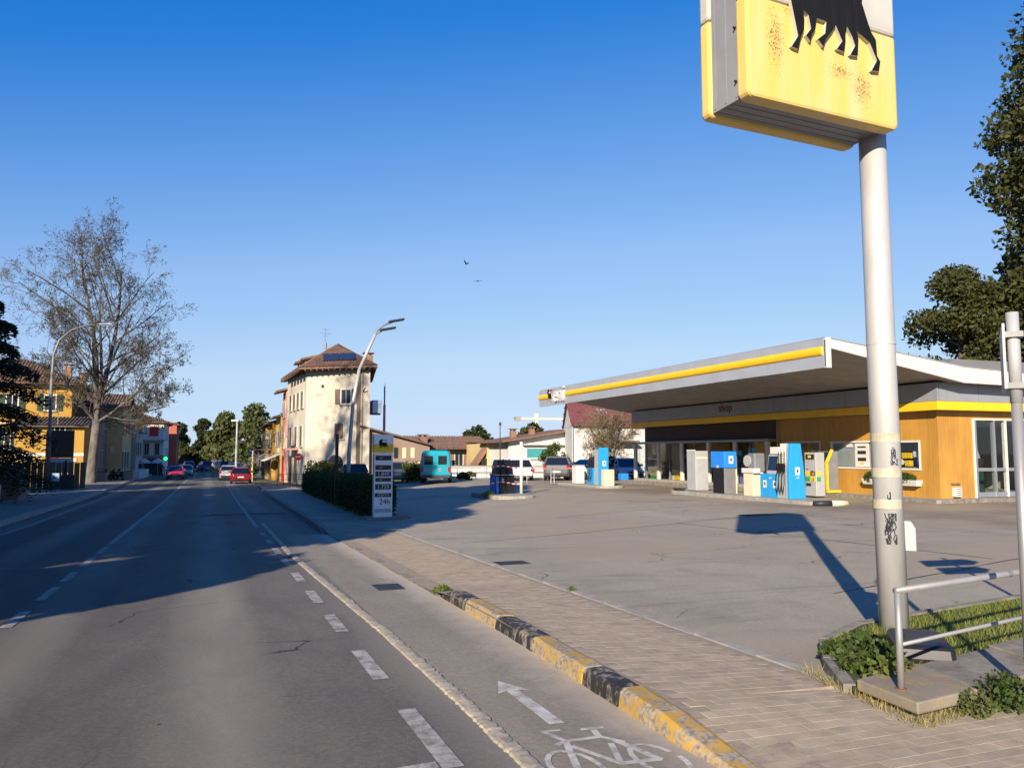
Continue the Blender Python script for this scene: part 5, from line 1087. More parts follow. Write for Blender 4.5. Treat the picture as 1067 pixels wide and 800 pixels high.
for x in (-7.9, -6.6): window(wb, (x, 122, 2.3), (1, 0, 0), (0, -1, 0), .6, 1.6, None, 'lgrey'); 
for y in (125, 129, 133): window(wb, (-5.8, y, 4.4), (0, 1, 0), (1, 0, 0), .9, 1.4, None); window(wb, (-5.8, y, 1.8), (0, 1, 0), (1, 0, 0), .9, 1.4, None)
MB().box(-8.2, -5.9, 121.85, 122, -1.4, 1.0).build('shop_front', M['pane'], wb)
q = MB(); q.box(-5.75, -5.3, 123.4, 123.5, .9, 1.1); q.box(-5.63, -5.42, 123.4, 123.5, .75, 1.25); gm_, gnt, gb_ = newmat('green_cross_light'); gb_.inputs['Emission Color'].default_value = (.02, 1, .15, 1); gb_.inputs['Emission Strength'].default_value = 2.2; gb_.inputs['Base Color'].default_value = (.01, .3, .05, 1); q.build('pharmacy_cross', gm_, wb)
rb = bld('red_building', 'reddish house beyond the white building on the left', -15, -4.8, 140, 152, -1.6, 6.2, 'pl_red'); gable(rb, -15, -4.8, 140, 152, 6.2, 7.8, 'y')
for y in (142, 145, 148): window(rb, (-4.8, y, 4), (0, 1, 0), (1, 0, 0), .9, 1.4, 'shutter_b')
for x in (-8.0, -6.3): tag_ = thing('white_parasol', 'white parasol ' + ('left' if x < -7 else 'right') + ' of the shop front below the red sign', 'parasol', (x, 119.6, -1.1), 'white parasols'); MB().cyl((x, 119.6, -1.1), (x, 119.6, 1.2), .03, n=6).build('pole', M['lgrey'], tag_); MB().lathe([(1.0, 0), (.98, .12), (.5, .42), (.04, .65)], (x, 119.6, .4), 8).build('canopy', M['awning'], tag_)
# dark fence with board and low walls at the left
t = thing('garden_fence', 'dark slatted garden fence below the cedar on the left', 'fence', (-13, 63.5, -.8))
for i in range(26):
    x = -17.5 + i * .37; MB().box(x, x + .33, 63.4, 63.46, -.9, 1.1 + .02 * (i % 3)).build('fence_board', M['shutter_b'], t)
for x in (-17.6, -14.8, -12.0, -9.2): MB().box(x, x + .12, 63.3, 63.4, -.9, 1.25).build('post', M['dark'], t)
t = thing('notice_board', 'grey notice board on dark legs in front of the yellow annex', 'board', (-10.3, 67, -.8)); MB().box(-11.0, -9.2, 67, 67.12, .35, 1.4).build('panel', M['lgrey'], t); MB().box(-11.0, -9.2, 67.0, 67.12, 1.42, 3.4).build('upper_panel', M['brown'], t)
for x in (-10.9, -9.35): MB().box(x, x + .08, 67.13, 67.2, -.9, 3.4).build('leg', M['dark'], t)
tag(MB().box(-9.2, -8.4, 62, 62.5, -.75, .3).build('dark_hoarding', M['dark'], origin=(-8.8, 62.2, -.8), bev=.02), 'dark utility cabinet beside the tall arched lamp', 'cabinet')
t = thing('blue_notice', 'small pale blue notice on a thin post at the left pavement', 'sign', (-8.9, 58, -.6)); MB().cyl((-8.9, 58, -.7), (-8.9, 58, .45), .03, n=6).build('post', M['dark'], t); MB().box(-9.1, -8.7, 57.95, 57.98, .0, .5).build('plate', mat('pale_blue', (.3, .5, .65), .5), t)
t = thing('bicycle_rack', 'steel hoop with orange foot at the left frame edge', 'rack', (-7.0, 33.4, -.35)); MB().tube([(-7.5, 33.4, -.36), (-7.35, 33.4, .6), (-7.2, 33.4, .82), (-6.95, 33.4, .82), (-6.85, 33.4, .6), (-6.85, 33.4, -.36)], .035, 8).build('hoop', M['pole'], t, smooth=True); MB().box(-7.45, -6.95, 33.25, 33.55, -.34, -.12).build('foot', M['orange'], t, bev=.03)
tag(MB().box(-10.2, -8.8, 47, 49, -.6, .9).build('brick_pier', M['pl_brown'], origin=(-9.5, 48, -.6), bev=.03), 'brown masonry pier in deep shade under the cedar', 'pier')
for i, x in enumerate((-9.35, -7.4)):
    t = thing('concrete_planter', 'pale concrete planter ' + ('by the plane tree trunk' if i == 0 else 'beside the parked scooters'), 'planter', (x, 86 + i * 4, -.95), 'concrete planters'); MB().loft([[(x-.35, 85.7+i*4, -1.0), (x+.35, 85.7+i*4, -1.0), (x+.35, 86.3+i*4, -1.0), (x-.35, 86.3+i*4, -1.0)], [(x-.45, 85.6+i*4, -.05), (x+.45, 85.6+i*4, -.05), (x+.45, 86.4+i*4, -.05), (x-.45, 86.4+i*4, -.05)]]).build('tub', M['concrete'], t); MB().box(x-.38, x+.38, 85.7+i*4, 86.3+i*4, -.05, -.0).build('soil', M['grass_soil'], t)
tag(MB().box(-8.0, -6.9, 97, 112, -1.1, -.2).build('low_wall', M['pl_white'], origin=(-7.4, 104, -1.1)), 'low pale wall along the left pavement beyond the scooters', 'wall')

# behind the forecourt
t = thing('garden_wall', 'low white garden wall with grey railing behind the parked cars', 'wall', (22, 56.4, -.2)); MB().box(15.6, 31, 56.3, 56.55, -.5, .8).build('wall', M['pl_white'], t); MB().box(15.6, 31, 56.26, 56.59, .8, .86).build('coping', M['concrete'], t)
t = thing('railing', 'thin grey railing standing in front of the low white wall', 'railing', (18, 55.6, -.2))
for i in range(9): MB().cyl((15.4 + i * 1.1, 55.6, -.2), (15.4 + i * 1.1, 55.6, .75), .03, n=6).build('post', M['grey'], t)
for z in (.72, .3): MB().cyl((15.4, 55.6, z), (24.2, 55.6, z), .025, n=6).build('bar', M['grey'], t)
lb = thing('low_brown_house', 'low brown gabled outbuilding between the corner house and the teal van', 'house', (14.7, 68, -.6)); MB().prism([(11.6, -1.2), (17.2, -1.2), (17.2, 2.35), (11.6, 3.75)], (0, 66, 0), (1, 0, 0), (0, 0, 1), (0, 6, 0)).build('wall', M['pl_brown'], lb)
MB().prism([(11.4, 3.85), (17.6, 2.3), (17.6, 2.45), (11.4, 4.0)], (0, 65.6, 0), (1, 0, 0), (0, 0, 1), (0, 7, 0)).build('roof', M['shutter_b'], lb); MB().box(13.6, 16.4, 65.2, 66, .9, 1.05).build('canopy', M['pl_beige'], lb); MB().box(13.6, 16.2, 65.6, 65.99, -.9, .85).build('porch_wall', M['pl_beige'], lb)
for x in (14.2, 14.9, 15.6): MB().box(x, x + .32, 65.95, 66, 1.35, 2.2).build('window', M['pl_beige'] if x > 14.5 else M['pane'], lb)
be = bld('beige_house', 'beige single storey house with long tiled roof behind the teal van', 22.6, 30.3, 90, 97, -1.6, 2.35, 'pl_beige'); roof_face(be, [(20.9, 88.8, 2.3), (30.6, 88.8, 2.3), (30.6, 94, 3.75), (20.9, 94, 3.75)], 'tile', .34); chimney(be, 22.9, 91, 2.6, 3.6, .9)
window(be, (26.9, 90, 1.0), (1, 0, 0), (0, -1, 0), 1.0, 1.4, 'terracotta'); MB().box(24.6, 25.0, 89.95, 90, 1.1, 1.4).build('wall_vent', M['terracotta'], be)
yg = bld('cream_garage', 'flat roofed cream yellow house with brown stair beside the white bungalow', 26.6, 31.5, 79, 86, -1.4, 2.85, 'pl_pale'); MB().box(26.4, 31.7, 78.8, 86.2, 2.86, 3.0).build('roof', M['tile'], yg); MB().prism([(25.2, .5), (26.59, 2.4), (26.59, 1.9), (25.6, .5)], (0, 79, 0), (1, 0, 0), (0, 0, 1), (0, 1.5, 0)).build('stair', M['terracotta'], yg)
MB().tube([(29.0, 78.9, 2.5), (29.3, 78.9, 1.9), (30.0, 78.9, 1.5), (30.0, 78.9, -1)], .06, 6).build('downpipe', M['pl_brown'], yg); MB().box(26.0, 26.58, 78.98, 80, .2, 1.2).build('dark_opening', M['dark'], yg)
wh = thing('white_bungalow', 'white bungalow with grey sloping roof and teal window', 'house', (30, 74, -1)); MB().prism([(26.9, -1.4), (34.2, -1.4), (34.2, 3.9), (26.9, 2.9)], (0, 73.4, 0), (1, 0, 0), (0, 0, 1), (0, 7, 0)).build('wall', M['pl_white'], wh)
MB().prism([(26.0, 2.75), (34.2, 4.0), (34.2, 4.2), (26.0, 2.95)], (0, 72.6, 0), (1, 0, 0), (0, 0, 1), (0, 8, 0)).build('roof', M['tile'], wh); chimney(wh, 28.3, 76, 3.0, 3.9, .55); chimney(wh, 30.3, 76, 3.3, 4.1, .5)
wn = window(wh, (29.7, 73.4, 1.75), (1, 0, 0), (0, -1, 0), 2.0, 1.0, None); MB().box(28.75, 30.65, 73.35, 73.38, 1.28, 2.22).build('blind', mat('teal_blind', (.05, .28, .3), .6), wn); MB().box(28.2, 32.6, 72.9, 73.4, 2.5, 2.62).build('awning_box', M['lgrey'], wh)
gw = thing('white_gabled_house', 'tall white house with dark red metal roof left of the shop', 'house', (36, 70, -.8)); MB().prism([(30.4, 66.2), (42, 66.2), (44.8, 74.2), (33.0, 74.2)], (0, 0, -.8), (1, 0, 0), (0, 1, 0), (0, 0, 5.0)).build('wall', M['pl_white'], gw)
roof_face(gw, [(30.0, 65.8, 4.25), (42.3, 65.8, 4.25), (44.4, 70.2, 6.75), (31.45, 70.2, 6.75)], 'redroof', .35); roof_face(gw, [(45.4, 74.6, 4.25), (33, 74.6, 4.25), (31.45, 70.2, 6.75), (44.4, 70.2, 6.75)], 'redroof', .35)
MB().add([(30.4, 66.2, 4.15), (33, 74.2, 4.15), (31.7, 70.2, 6.6), (30.6, 66.2, 4.15), (33.2, 74.2, 4.15), (31.9, 70.2, 6.6)], [(0, 1, 2), (5, 4, 3), (0, 2, 5, 3), (1, 4, 5, 2), (0, 3, 4, 1)]).build('gable_wall', M['pl_white'], gw)
for x, z in ((31.6, 5.3), (37.6, 5.4)): MB().cyl((x, 67.7, z - .3), (x, 67.7, z + .25), .1, n=8).build('roof_vent', M['dark'], gw)
MB().obox((34.2, 68.2, 5.6), (.45, 0, 0), (0, .35, .22), (0, -.03, .05)).build('skylight', M['lgrey'], gw); MB().box(32.4, 36.4, 65.0, 66.2, 2.75, 2.88).build('pergola', M['tile'], gw); MB().box(33.4, 35.2, 66.14, 66.2, 1.2, 2.6).build('window', M['lgrey'], gw)
MB().cyl((30.2, 66, 0), (30.2, 66, 4.2), .06, n=6).build('downpipe', M['lgrey'], gw)
mt_ = thing('red_white_mast', 'thin mast with reddish lower section above the brown outbuilding', 'mast', (15.2, 75, -1)); MB().cyl((15.2, 75, -1), (15.2, 75, 6.2), .12, n=8).build('lower_section', M['pl_pink'], mt_); MB().cyl((15.2, 75, 6.2), (15.2, 75, 8.2), .07, n=8).build('upper_section', M['grey'], mt_)
t = thing('wall_tank', 'blue grey box hung on the right side of the corner house', 'tank', (12.6, 68, 5)); MB().box(12.55, 13.3, 66.8, 68.2, 5.0, 6.1).build('case', M['car_lblue'], t, bev=.05); MB().box(12.2, 13.3, 67.2, 67.4, 4.9, 5.0).build('bracket', M['dark'], t)
# crane far away
t = thing('tower_crane', 'pale tower crane far behind the white bungalow', 'crane', (162, 400, 0))
MB().box(161.3, 162.7, 399.3, 400.7, 0, 20.5).build('mast', M['cream'], t); MB().box(150, 182, 399.6, 400.4, 19.4, 20.4).build('jib', M['cream'], t); MB().box(150, 153, 399.2, 400.8, 18.6, 20.8).build('counterweight', M['concrete'], t); MB().box(161, 163, 399.3, 400.7, 20.5, 22.5).build('cab', M['white'], t)
# grey wall behind the shop, right
tag(MB().box(36.5, 60, 32, 33, 0, 6.7).build('grey_rear_wall', M['pl_greywall'], origin=(48, 32.5, 0)), 'dark grey wall rising behind the shop roof', 'wall')

# ---------------------------------------------------------------- street furniture
def lamp_pole(q, pts, r): q.tube(pts, r, 10); return q
t = thing('street_lamp', 'tall arched street lamp beside the cedar on the left pavement', 'street lamp', (-10, 62, -.7), 'street lamps')
pts = [(-10, 62.2, -.8), (-10.05, 62.2, 6.5), (-10, 62.2, 8.4), (-9.7, 62.2, 9.4), (-9.0, 62.2, 10.1), (-8.2, 62.2, 10.45), (-7.2, 62.2, 10.6)]
MB().tube(pts, [.12, .1, .085, .075, .065, .06, .05], 10).build('pole', M['grey'], t, smooth=True); MB().obox((-6.9, 62.2, 10.62), (.42, 0, .02), (0, .14, 0), (0, 0, .06)).build('lamp_head', M['lgrey'], t, bev=.03); MB().cyl((-10, 62.2, -.8), (-10, 62.2, .2), .2, n=10).build('base', M['dark'], t)
t = thing('street_lamp', 'leaning double headed white street lamp behind the hedge', 'street lamp', (7.35, 46, -.5), 'street lamps')
MB().tube([(7.3, 46, -.6), (7.38, 46, 2), (7.55, 46, 4.6), (7.85, 46, 6.4)], [.12, .11, .1, .09], 10).build('pole', M['pylon_pole'], t, smooth=True)
MB().tube([(7.85, 46, 6.4), (8.35, 46, 7.6), (8.75, 46, 8.5)], [.1, .09, .08], 10).build('arm', M['pylon_pole'], t, smooth=True); MB().tube([(8.5, 46, 7.95), (8.85, 46, 8.75), (9.3, 46, 9.1), (9.75, 46, 9.28)], .055, 8).build('upper_arm', M['grey'], t, smooth=True); MB().tube([(8.75, 46, 8.5), (9.1, 46, 8.72)], .05, 8).build('lower_arm', M['grey'], t, smooth=True)
for p in ((9.95, 46, 9.36), (9.45, 45.95, 8.84)): MB().obox(p, (.45, 0, .1), (0, .17, 0), (-.012, 0, .06)).build('lamp_head', M['dark'], t, bev=.03)
tag(MB().box(5.0, 5.13, 34.75, 34.88, -.55, 2.55).build('wooden_post', M['brown'], origin=(5.07, 34.8, -.5), bev=.01), 'dark brown wooden post standing in the hedge', 'post')
def round_sign(name, label, x, y, zb, zt, mt, bar=True):
    t = thing(name, label, 'sign', (x, y, zb)); MB().cyl((x, y, zb), (x, y, zt), .03, n=6).build('post', M['grey'], t); MB().cyl((x, y - .04, zt - .3), (x, y - .055, zt - .3), .3, n=18).build('disc', M[mt], t)
    if bar: MB().box(x - .2, x + .2, y - .063, y - .057, zt - .35, zt - .25).build('white_bar', M['white'], t)
round_sign('no_entry_sign', 'red no entry sign in front of the cream corner house', 7.05, 70.2, -.8, 1.75, 'red')
round_sign('blue_disc_sign', 'round blue traffic sign far down on the right pavement', 4.6, 96, -1.1, 2.1, 'blue2', False)
t = thing('lamp_post', 'slim dark lamp post beside the cream yellow house', 'lamp post', (19.5, 55, -.2)); MB().cyl((19.5, 55, -.2), (19.5, 55, 3.7), .05, .03, 8).build('pole', M['dark'], t); MB().lathe([(.03, 0), (.1, .06), (.09, .2), (.02, .26)], (19.5, 55, 3.7), 8).build('lantern', M['dark'], t)
t = thing('street_railing', 'dark railing along the kerb in front of the corner house', 'railing', (5.5, 66, -.8))
for i in range(7): MB().cyl((5.2 + i * .5, 67.5 + .1 * i, -.85), (5.2 + i * .5, 67.5 + .1 * i, .1), .025, n=6).build('post', M['dark'], t)
for z in (.08, -.35): MB().cyl((5.2, 67.5, z), (8.2, 68.1, z), .02, n=6).build('bar', M['dark'], t)
t = thing('far_street_lamp', 'pale far lamp column in front of the green trees down the road', 'street lamp', (3.2, 105, -1.1), 'street lamps'); MB().cyl((3.2, 105, -1.2), (3.2, 105, 5.6), .16, .1, 8).build('column', M['lgrey'], t); MB().obox((2.9, 105, 5.7), (.4, 0, 0), (0, .15, 0), (0, 0, .1)).build('lamp_head', M['white'], t)
for i, (x, y) in enumerate(((4.1, 84), (4.3, 90))): tag(MB().cyl((x, y, -1.1), (x, y, 2.0), .045, n=8).build('yellow_post', M['pl_pale'], origin=(x, y, -1.1)), ('nearer' if i == 0 else 'farther') + ' yellow sign post on the right pavement by the lemon house', 'post', 'yellow posts')

# ---------------------------------------------------------------- vehicles (front towards local +y)
def make_car(label, paint, L_=4.0, W_=1.72, H_=1.46, kind='hatch', cat='car', name='parked_car', group='parked cars'):
    t = thing(name, label, cat, (0, 0, 0), group); h = W_ / 2
    hood = {'hatch': .93, 'sedan': .92, 'suv': 1.05}[kind] * (H_ / 1.46) ** .3; belt = hood + .02
    # lower body sections: y, half width, bottom, top
    S = [(-L_/2, .78, .42, belt - .22), (-L_/2 + .06, .9, .3, belt - .06), (-L_/2 + .3, .98, .24, belt), (-L_ * .25, 1, .22, belt), (L_ * .08, 1, .22, belt - .02), (L_ * .24, .99, .22, belt - .05), (L_/2 - .45, .96, .22, belt - .16), (L_/2 - .1, .86, .26, belt - .28), (L_/2, .72, .4, belt - .38)]
    rings = []
    for y, k, zb, zt in S:
        w_ = h * k; rings.append([(-w_*.9, y, zb), (-w_, y, zb + .12), (-w_, y, (zb + zt) / 2 + .05), (-w_*.95, y, zt - .08), (-w_*.86, y, zt), (w_*.86, y, zt), (w_*.95, y, zt - .08), (w_, y, (zb + zt) / 2 + .05), (w_, y, zb + .12), (w_*.9, y, zb)])
    MB().loft(rings).build('body', M[paint], t, smooth=False, bev=.03)
    # cabin
    rear = {'hatch': -L_/2 + .12, 'sedan': -L_/2 + .75, 'suv': -L_/2 + .1}[kind]; rt = {'hatch': -L_/2 + .55, 'sedan': -L_/2 + 1.25, 'suv': -L_/2 + .4}[kind]
    G = [(rear, belt - .04, .84, None), (rt, H_ - .05, .68, None), (rt + .5, H_, .67, None), (L_ * .02, H_ - .02, .67, None), (L_ * .27, belt - .04, .82, None)]
    def ring(y, zt, wt, y2): return None
    zb = belt - .05; wb = h * .93
    v = [(-wb, rear, zb), (wb, rear, zb), (wb, L_*.27, zb), (-wb, L_*.27, zb), (-h*.72, rt, H_ - .06), (h*.72, rt, H_ - .06), (h*.72, L_*.03, H_ - .06), (-h*.72, L_*.03, H_ - .06)]
    MB().add(v, [(3,2,1,0), (4,5,6,7), (0,1,5,4), (1,2,6,5), (2,3,7,6), (3,0,4,7)]).build('glasshouse', M['carglass'], t)
    MB().loft([[(-h*.74, rt - .06, H_ - .09), (h*.74, rt - .06, H_ - .09), (h*.7, rt - .03, H_ - .03), (-h*.7, rt - .03, H_ - .03)], [(-h*.74, rt + .5, H_ - .07), (h*.74, rt + .5, H_ - .07), (h*.68, rt + .5, H_), (-h*.68, rt + .5, H_)], [(-h*.74, L_*.04, H_ - .09), (h*.74, L_*.04, H_ - .09), (h*.69, L_*.03, H_ - .03), (-h*.69, L_*.03, H_ - .03)]]).build('roof', M[paint], t)
    for sx in (-1, 1):
        for a, b, r in (((sx*wb, rear + .03, zb), (sx*h*.73, rt, H_ - .06), .06), ((sx*wb, L_*.265, zb), (sx*h*.73, L_*.03, H_ - .06), .04), ((sx*wb*1.0, -L_*.08, zb), (sx*h*.735, -L_*.1, H_ - .06), .035)): MB().tube([a, b], r, 5).build('pillar', M[paint], t)
        MB().obox((sx*(h + .06), L_*.19, belt + .06), (.09, 0, 0), (0, .06, 0), (0, 0, .07)).build('mirror', M[paint], t, bev=.02)
        MB().box(sx*h*.86 - .13, sx*h*.86 + .13, -L_/2 - .015, -L_/2 + .16, belt - .34, belt - .1).build('tail_light', M['tail'], t, bev=.02)
        MB().obox((sx*h*.7, L_/2 - .1, belt - .4), (.2, 0, 0), (0, .12, 0), (0, 0, .08)).build('headlight', M['head'], t, bev=.02)
        for y in (-L_*.31, L_*.31):
            wv = MB().cyl((sx*(h - .17), y, .31), (sx*(h + .005), y, .31), .31, n=18).build('wheel', M['tyre'], t); MB().cyl((sx*(h + .006), y, .31), (sx*(h + .012), y, .31), .19, n=12).build('rim', M['rim'], wv)
    MB().box(-h*.82, h*.82, -L_/2 - .05, -L_/2 + .1, .34, .52).build('rear_bumper', M['dark'] if kind == 'suv' else M[paint], t, bev=.03); MB().box(-h*.8, h*.8, L_/2 - .1, L_/2 + .04, .3, .46).build('front_bumper', M['dark'], t, bev=.03)
    MB().box(-.26, .26, -L_/2 - .065, -L_/2 - .03, .54, .65).build('number_plate', M['plate'], t); MB().box(-.26, .26, L_/2 + .03, L_/2 + .055, .38, .48).build('number_plate', M['plate'], t)
    MB().box(-.3, .3, L_/2 - .02, L_/2 + .025, .5, .6).build('grille', M['black'], t)
    return t
def put(t, x, y, rz): t.location = (x, y, gz(x, y) + (.02 if x > 6 else .0)); t.rotation_euler = (0, 0, RAD(rz)); return t
put(make_car('dark red hatchback on the right side of the road', 'car_dred', 3.9, 1.72, 1.42), 2.75, 76.3, -2)
put(make_car('silver car ahead of the dark red hatchback', 'car_silver', 4.2, 1.76, 1.5, 'suv'), 1.95, 88, 0)
put(make_car('dark car beyond the silver car on the road', 'car_dark', 4.1, 1.74, 1.5), 2.1, 97, 0)
put(make_car('bright red oncoming car in the left lane', 'car_red', 4.0, 1.72, 1.42), -3.25, 96.5, 180)
put(make_car('silver car following the bright red oncoming car', 'car_silver', 4.2, 1.74, 1.46, 'sedan'), -2.6, 110, 180)
put(make_car('small blue car far down the road on the left', 'car_blue', 4.0, 1.72, 1.46), -4.4, 127, 170)
put(make_car('blue car parked far down on the right kerb', 'car_blue', 4.2, 1.74, 1.7, 'suv'), 3.2, 112, 0)
for i, (x, y, c, s_) in enumerate(((-6, 150, 'car_blue', 'leftmost'), (-3.2, 152, 'car_lblue', 'second from the left'), (-.6, 151, 'car_blue', 'third from the left'), (2, 153, 'car_dark', 'rightmost'))): put(make_car(s_ + ' of the cars across the far road end', c, 4.2, 1.76, 1.8, 'suv'), x, y, 8 * i)
put(make_car('dark grey car behind the hedge under the double street lamp', 'car_dark', 4.1, 1.76, 1.46), 9.85, 59.4, -4)
put(make_car('dark grey car half hidden by the price totem', 'car_grey', 4.2, 1.76, 1.45, 'sedan'), 12.0, 55.8, -6)
put(make_car('white car parked behind the white post', 'car_white', 4.2, 1.78, 1.48), 20.0, 53.0, -12)
put(make_car('dark grey estate car right of the white car', 'car_grey', 4.4, 1.82, 1.62, 'suv'), 22.9, 52.3, -28)
put(make_car('light blue car at the far corner of the shop', 'car_lblue', 4.0, 1.74, 1.5), 27.7, 51.5, 165)
put(make_car('pale car behind the cream waste bin', 'car_white', 4.0, 1.74, 1.42), 25.2, 52.6, 110)
# teal van, rear towards the camera
tv = thing('parked_van', 'teal panel van with two rear windows in the forecourt', 'van', (0, 0, 0)); h = .94
rings = []
for y, k, zt in ((-2.5, .96, 2.0), (-2.42, 1, 2.06), (.9, 1, 2.06), (1.5, .98, 1.75), (1.75, .96, 1.2), (2.4, .93, 1.0), (2.5, .85, .8)):
    w_ = h * k; rings.append([(-w_*.94, y, .34), (-w_, y, .46), (-w_, y, zt*.55), (-w_*.93, y, zt - .2), (-w_*.84, y, zt - .05), (-w_*.7, y, zt), (w_*.7, y, zt), (w_*.84, y, zt - .05), (w_*.93, y, zt - .2), (w_, y, zt*.55), (w_, y, .46), (w_*.94, y, .34)])
MB().loft(rings).build('body', M['car_teal'], tv, bev=.03)
for sx in (-1, 1):
    dr = MB().box(sx*.44 - .4, sx*.44 + .4, -2.53, -2.5, .55, 1.88).build('rear_door', M['car_teal'], tv, bev=.02)
    MB().box(sx*.43 - .27, sx*.43 + .27, -2.545, -2.531, 1.18, 1.72).build('window', M['carglass'], dr, bev=.01); MB().box(sx*.02 - .005 + sx*.04, sx*.02 + .03 + sx*.04, -2.56, -2.53, .95, 1.1).build('handle', M['black'], dr)
    MB().box(sx*.82 - .07, sx*.82 + .07, -2.54, -2.44, .72, 1.05).build('tail_light', M['tail'], tv)
    MB().obox((sx*1.06, 1.3, 1.25), (.1, 0, 0), (0, .06, 0), (0, 0, .16)).build('mirror', M['black'], tv); MB().obox((sx*.945, .95, 1.45), (.008, 0, 0), (0, .42, 0), (0, 0, .22)).build('side_window', M['carglass'], tv)
    for y in (-1.5, 1.5):
        wv = MB().cyl((sx*.74, y, .32), (sx*.95, y, .32), .32, n=18).build('wheel', M['tyre'], tv); MB().cyl((sx*.951, y, .32), (sx*.958, y, .32), .19, n=12).build('rim', M['rim'], wv)
MB().box(-.9, .9, -2.6, -2.46, .34, .52).build('rear_bumper', M['dark'], tv, bev=.03); MB().obox((0, 1.66, 1.5), (.78, 0, 0), (0, .13, -.26), (0, .02, .012)).build('windscreen', M['carglass'], tv); MB().box(-.75, -.35, -2.536, -2.531, .8, .86).build('badge', M['lgrey'], tv); MB().box(.2, .34, -2.546, -2.531, .78, .92).build('sticker', M['orange'], tv)
put(tv, 14.0, 51.8, -17)
# scooters
def scooter(label, x, y, rz):
    t = thing('motor_scooter', label, 'scooter', (0, 0, 0), 'scooters parked by the brown house')
    for yy in (-.6, .62):
        wv = MB().cyl((-.05, yy, .24), (.05, yy, .24), .24, n=14).build('wheel', M['tyre'], t); MB().cyl((-.052, yy, .24), (.052, yy, .24), .13, n=10).build('rim', M['rim'], wv)
    MB().loft([[(-.12, -.85, .5), (.12, -.85, .5), (.1, -.85, .62), (-.1, -.85, .62)], [(-.18, -.4, .35), (.18, -.4, .35), (.17, -.4, .72), (-.17, -.4, .72)], [(-.17, .0, .25), (.17, .0, .25), (.16, .0, .6), (-.16, .0, .6)]]).build('rear_body', M['car_dark'], t, bev=.03)
    MB().box(-.15, .15, 0, .4, .24, .32).build('footboard', M['black'], t); MB().loft([[(-.2, .38, .3), (.2, .38, .3), (.2, .46, .3), (-.2, .46, .3)], [(-.22, .42, .7), (.22, .42, .7), (.2, .52, .7), (-.2, .52, .7)], [(-.1, .3, 1.0), (.1, .3, 1.0), (.1, .42, 1.0), (-.1, .42, 1.0)]]).build('leg_shield', M['car_dark'], t)
    MB().box(-.16, .16, -.8, -.02, .72, .82).build('seat', M['black'], t, bev=.03); MB().tube([(-.33, .25, 1.05), (0, .36, 1.05), (.33, .25, 1.05)], .025, 6).build('handlebar', M['dark'], t); MB().cyl((0, .47, .85), (0, .52, .85), .08, n=10).build('headlight', M['head'], t); MB().tube([(0, .38, 1.0), (0, .62, .24)], .03, 6).build('fork', M['grey'], t)
    return put(t, x, y, rz)
scooter('dark scooter parked nearest to the plane tree', -8.9, 88.3, 70); scooter('dark scooter in the middle of the three parked ones', -8.4, 90.0, 75); scooter('dark scooter parked farthest from the plane tree', -8.1, 92.0, 66)
for s_ in bpy.data.objects:
    if s_.name.startswith('motor_scooter'): s_.location.z += .12

# ---------------------------------------------------------------- people far down the street
def person(label, x, y, rz, top, legs, step=.18, dz=0):
    J = [(0, 0, .95), (0, 0, 1.15), (0, 0, 1.38), (0, .01, 1.5), (0, .03, 1.62), (0, .03, 1.72), (.19, 0, 1.4), (.25, .03, 1.12), (.24, .12, .88), (.24, .17, .8), (-.19, 0, 1.4), (-.25, -.03, 1.12), (-.24, .05, .88), (-.24, .09, .8), (.1, 0, .9), (.11, step*.6, .5), (.11, step*.7 - .08, .09), (.11, step*.7 + .1, .04), (-.1, 0, .9), (-.11, -step*.3, .5), (-.11, -step - .05, .1), (-.11, -step + .12, .04)]
    E_ = [(0,1),(1,2),(2,3),(3,4),(4,5),(2,6),(6,7),(7,8),(8,9),(2,10),(10,11),(11,12),(12,13),(0,14),(14,15),(15,16),(16,17),(0,18),(18,19),(19,20),(20,21)]
    rad = [.15,.145,.15,.06,.1,.085,.075,.055,.042,.035,.075,.055,.042,.035,.1,.075,.05,.04,.1,.075,.05,.04]
    me = bpy.data.meshes.new('skeleton'); me.from_pydata(J, E_, []); ob = bpy.data.objects.new('skeleton', me); COL.objects.link(ob)
    sk = ob.modifiers.new('s', 'SKIN')
    for i, v in enumerate(me.skin_vertices[0].data): v.radius = (rad[i], rad[i] * (.75 if i < 3 else 1)); v.use_root = (i == 0)
    ss = ob.modifiers.new('u', 'SUBSURF'); ss.levels = 1; ss.render_levels = 1
    dg = bpy.context.evaluated_depsgraph_get(); m2 = bpy.data.meshes.new_from_object(ob.evaluated_get(dg)); bpy.data.objects.remove(ob)
    m2.materials.clear()
    for k in (M['skin'], M[top], M[legs], M['black']): m2.materials.append(k)
    for p in m2.polygons: z = p.center.z; p.material_index = 0 if z > 1.46 or (abs(p.center.x) > .19 and z < .86) else 1 if z > .93 else 2 if z > .1 else 3; p.use_smooth = True
    m2.name = 'body'; t = thing('person', label, 'person', (0, 0, 0)); b = bpy.data.objects.new('body', m2); COL.objects.link(b); b.parent = t
    MB().lathe([(.06, .06), (.112, .0), (.118, -.06), (.1, -.09)][::-1], (0, .01, 1.73), 10).build('hair', M['hair'], t, smooth=True)
    t.location = (x, y, gz(x, y) + dz); t.rotation_euler = (0, 0, RAD(rz)); return t
person('person in light top and yellow trousers walking in the road', .55, 104, 175, 'cloth_g', 'cloth_y')
person('person in dark clothes on the left kerb near the red oncoming car', -5.2, 106, 160, 'cloth_d', 'cloth_d')
person('person in dark jacket standing by the white building', -7.9, 112, 30, 'cloth_d', 'cloth_g', .05, .12)
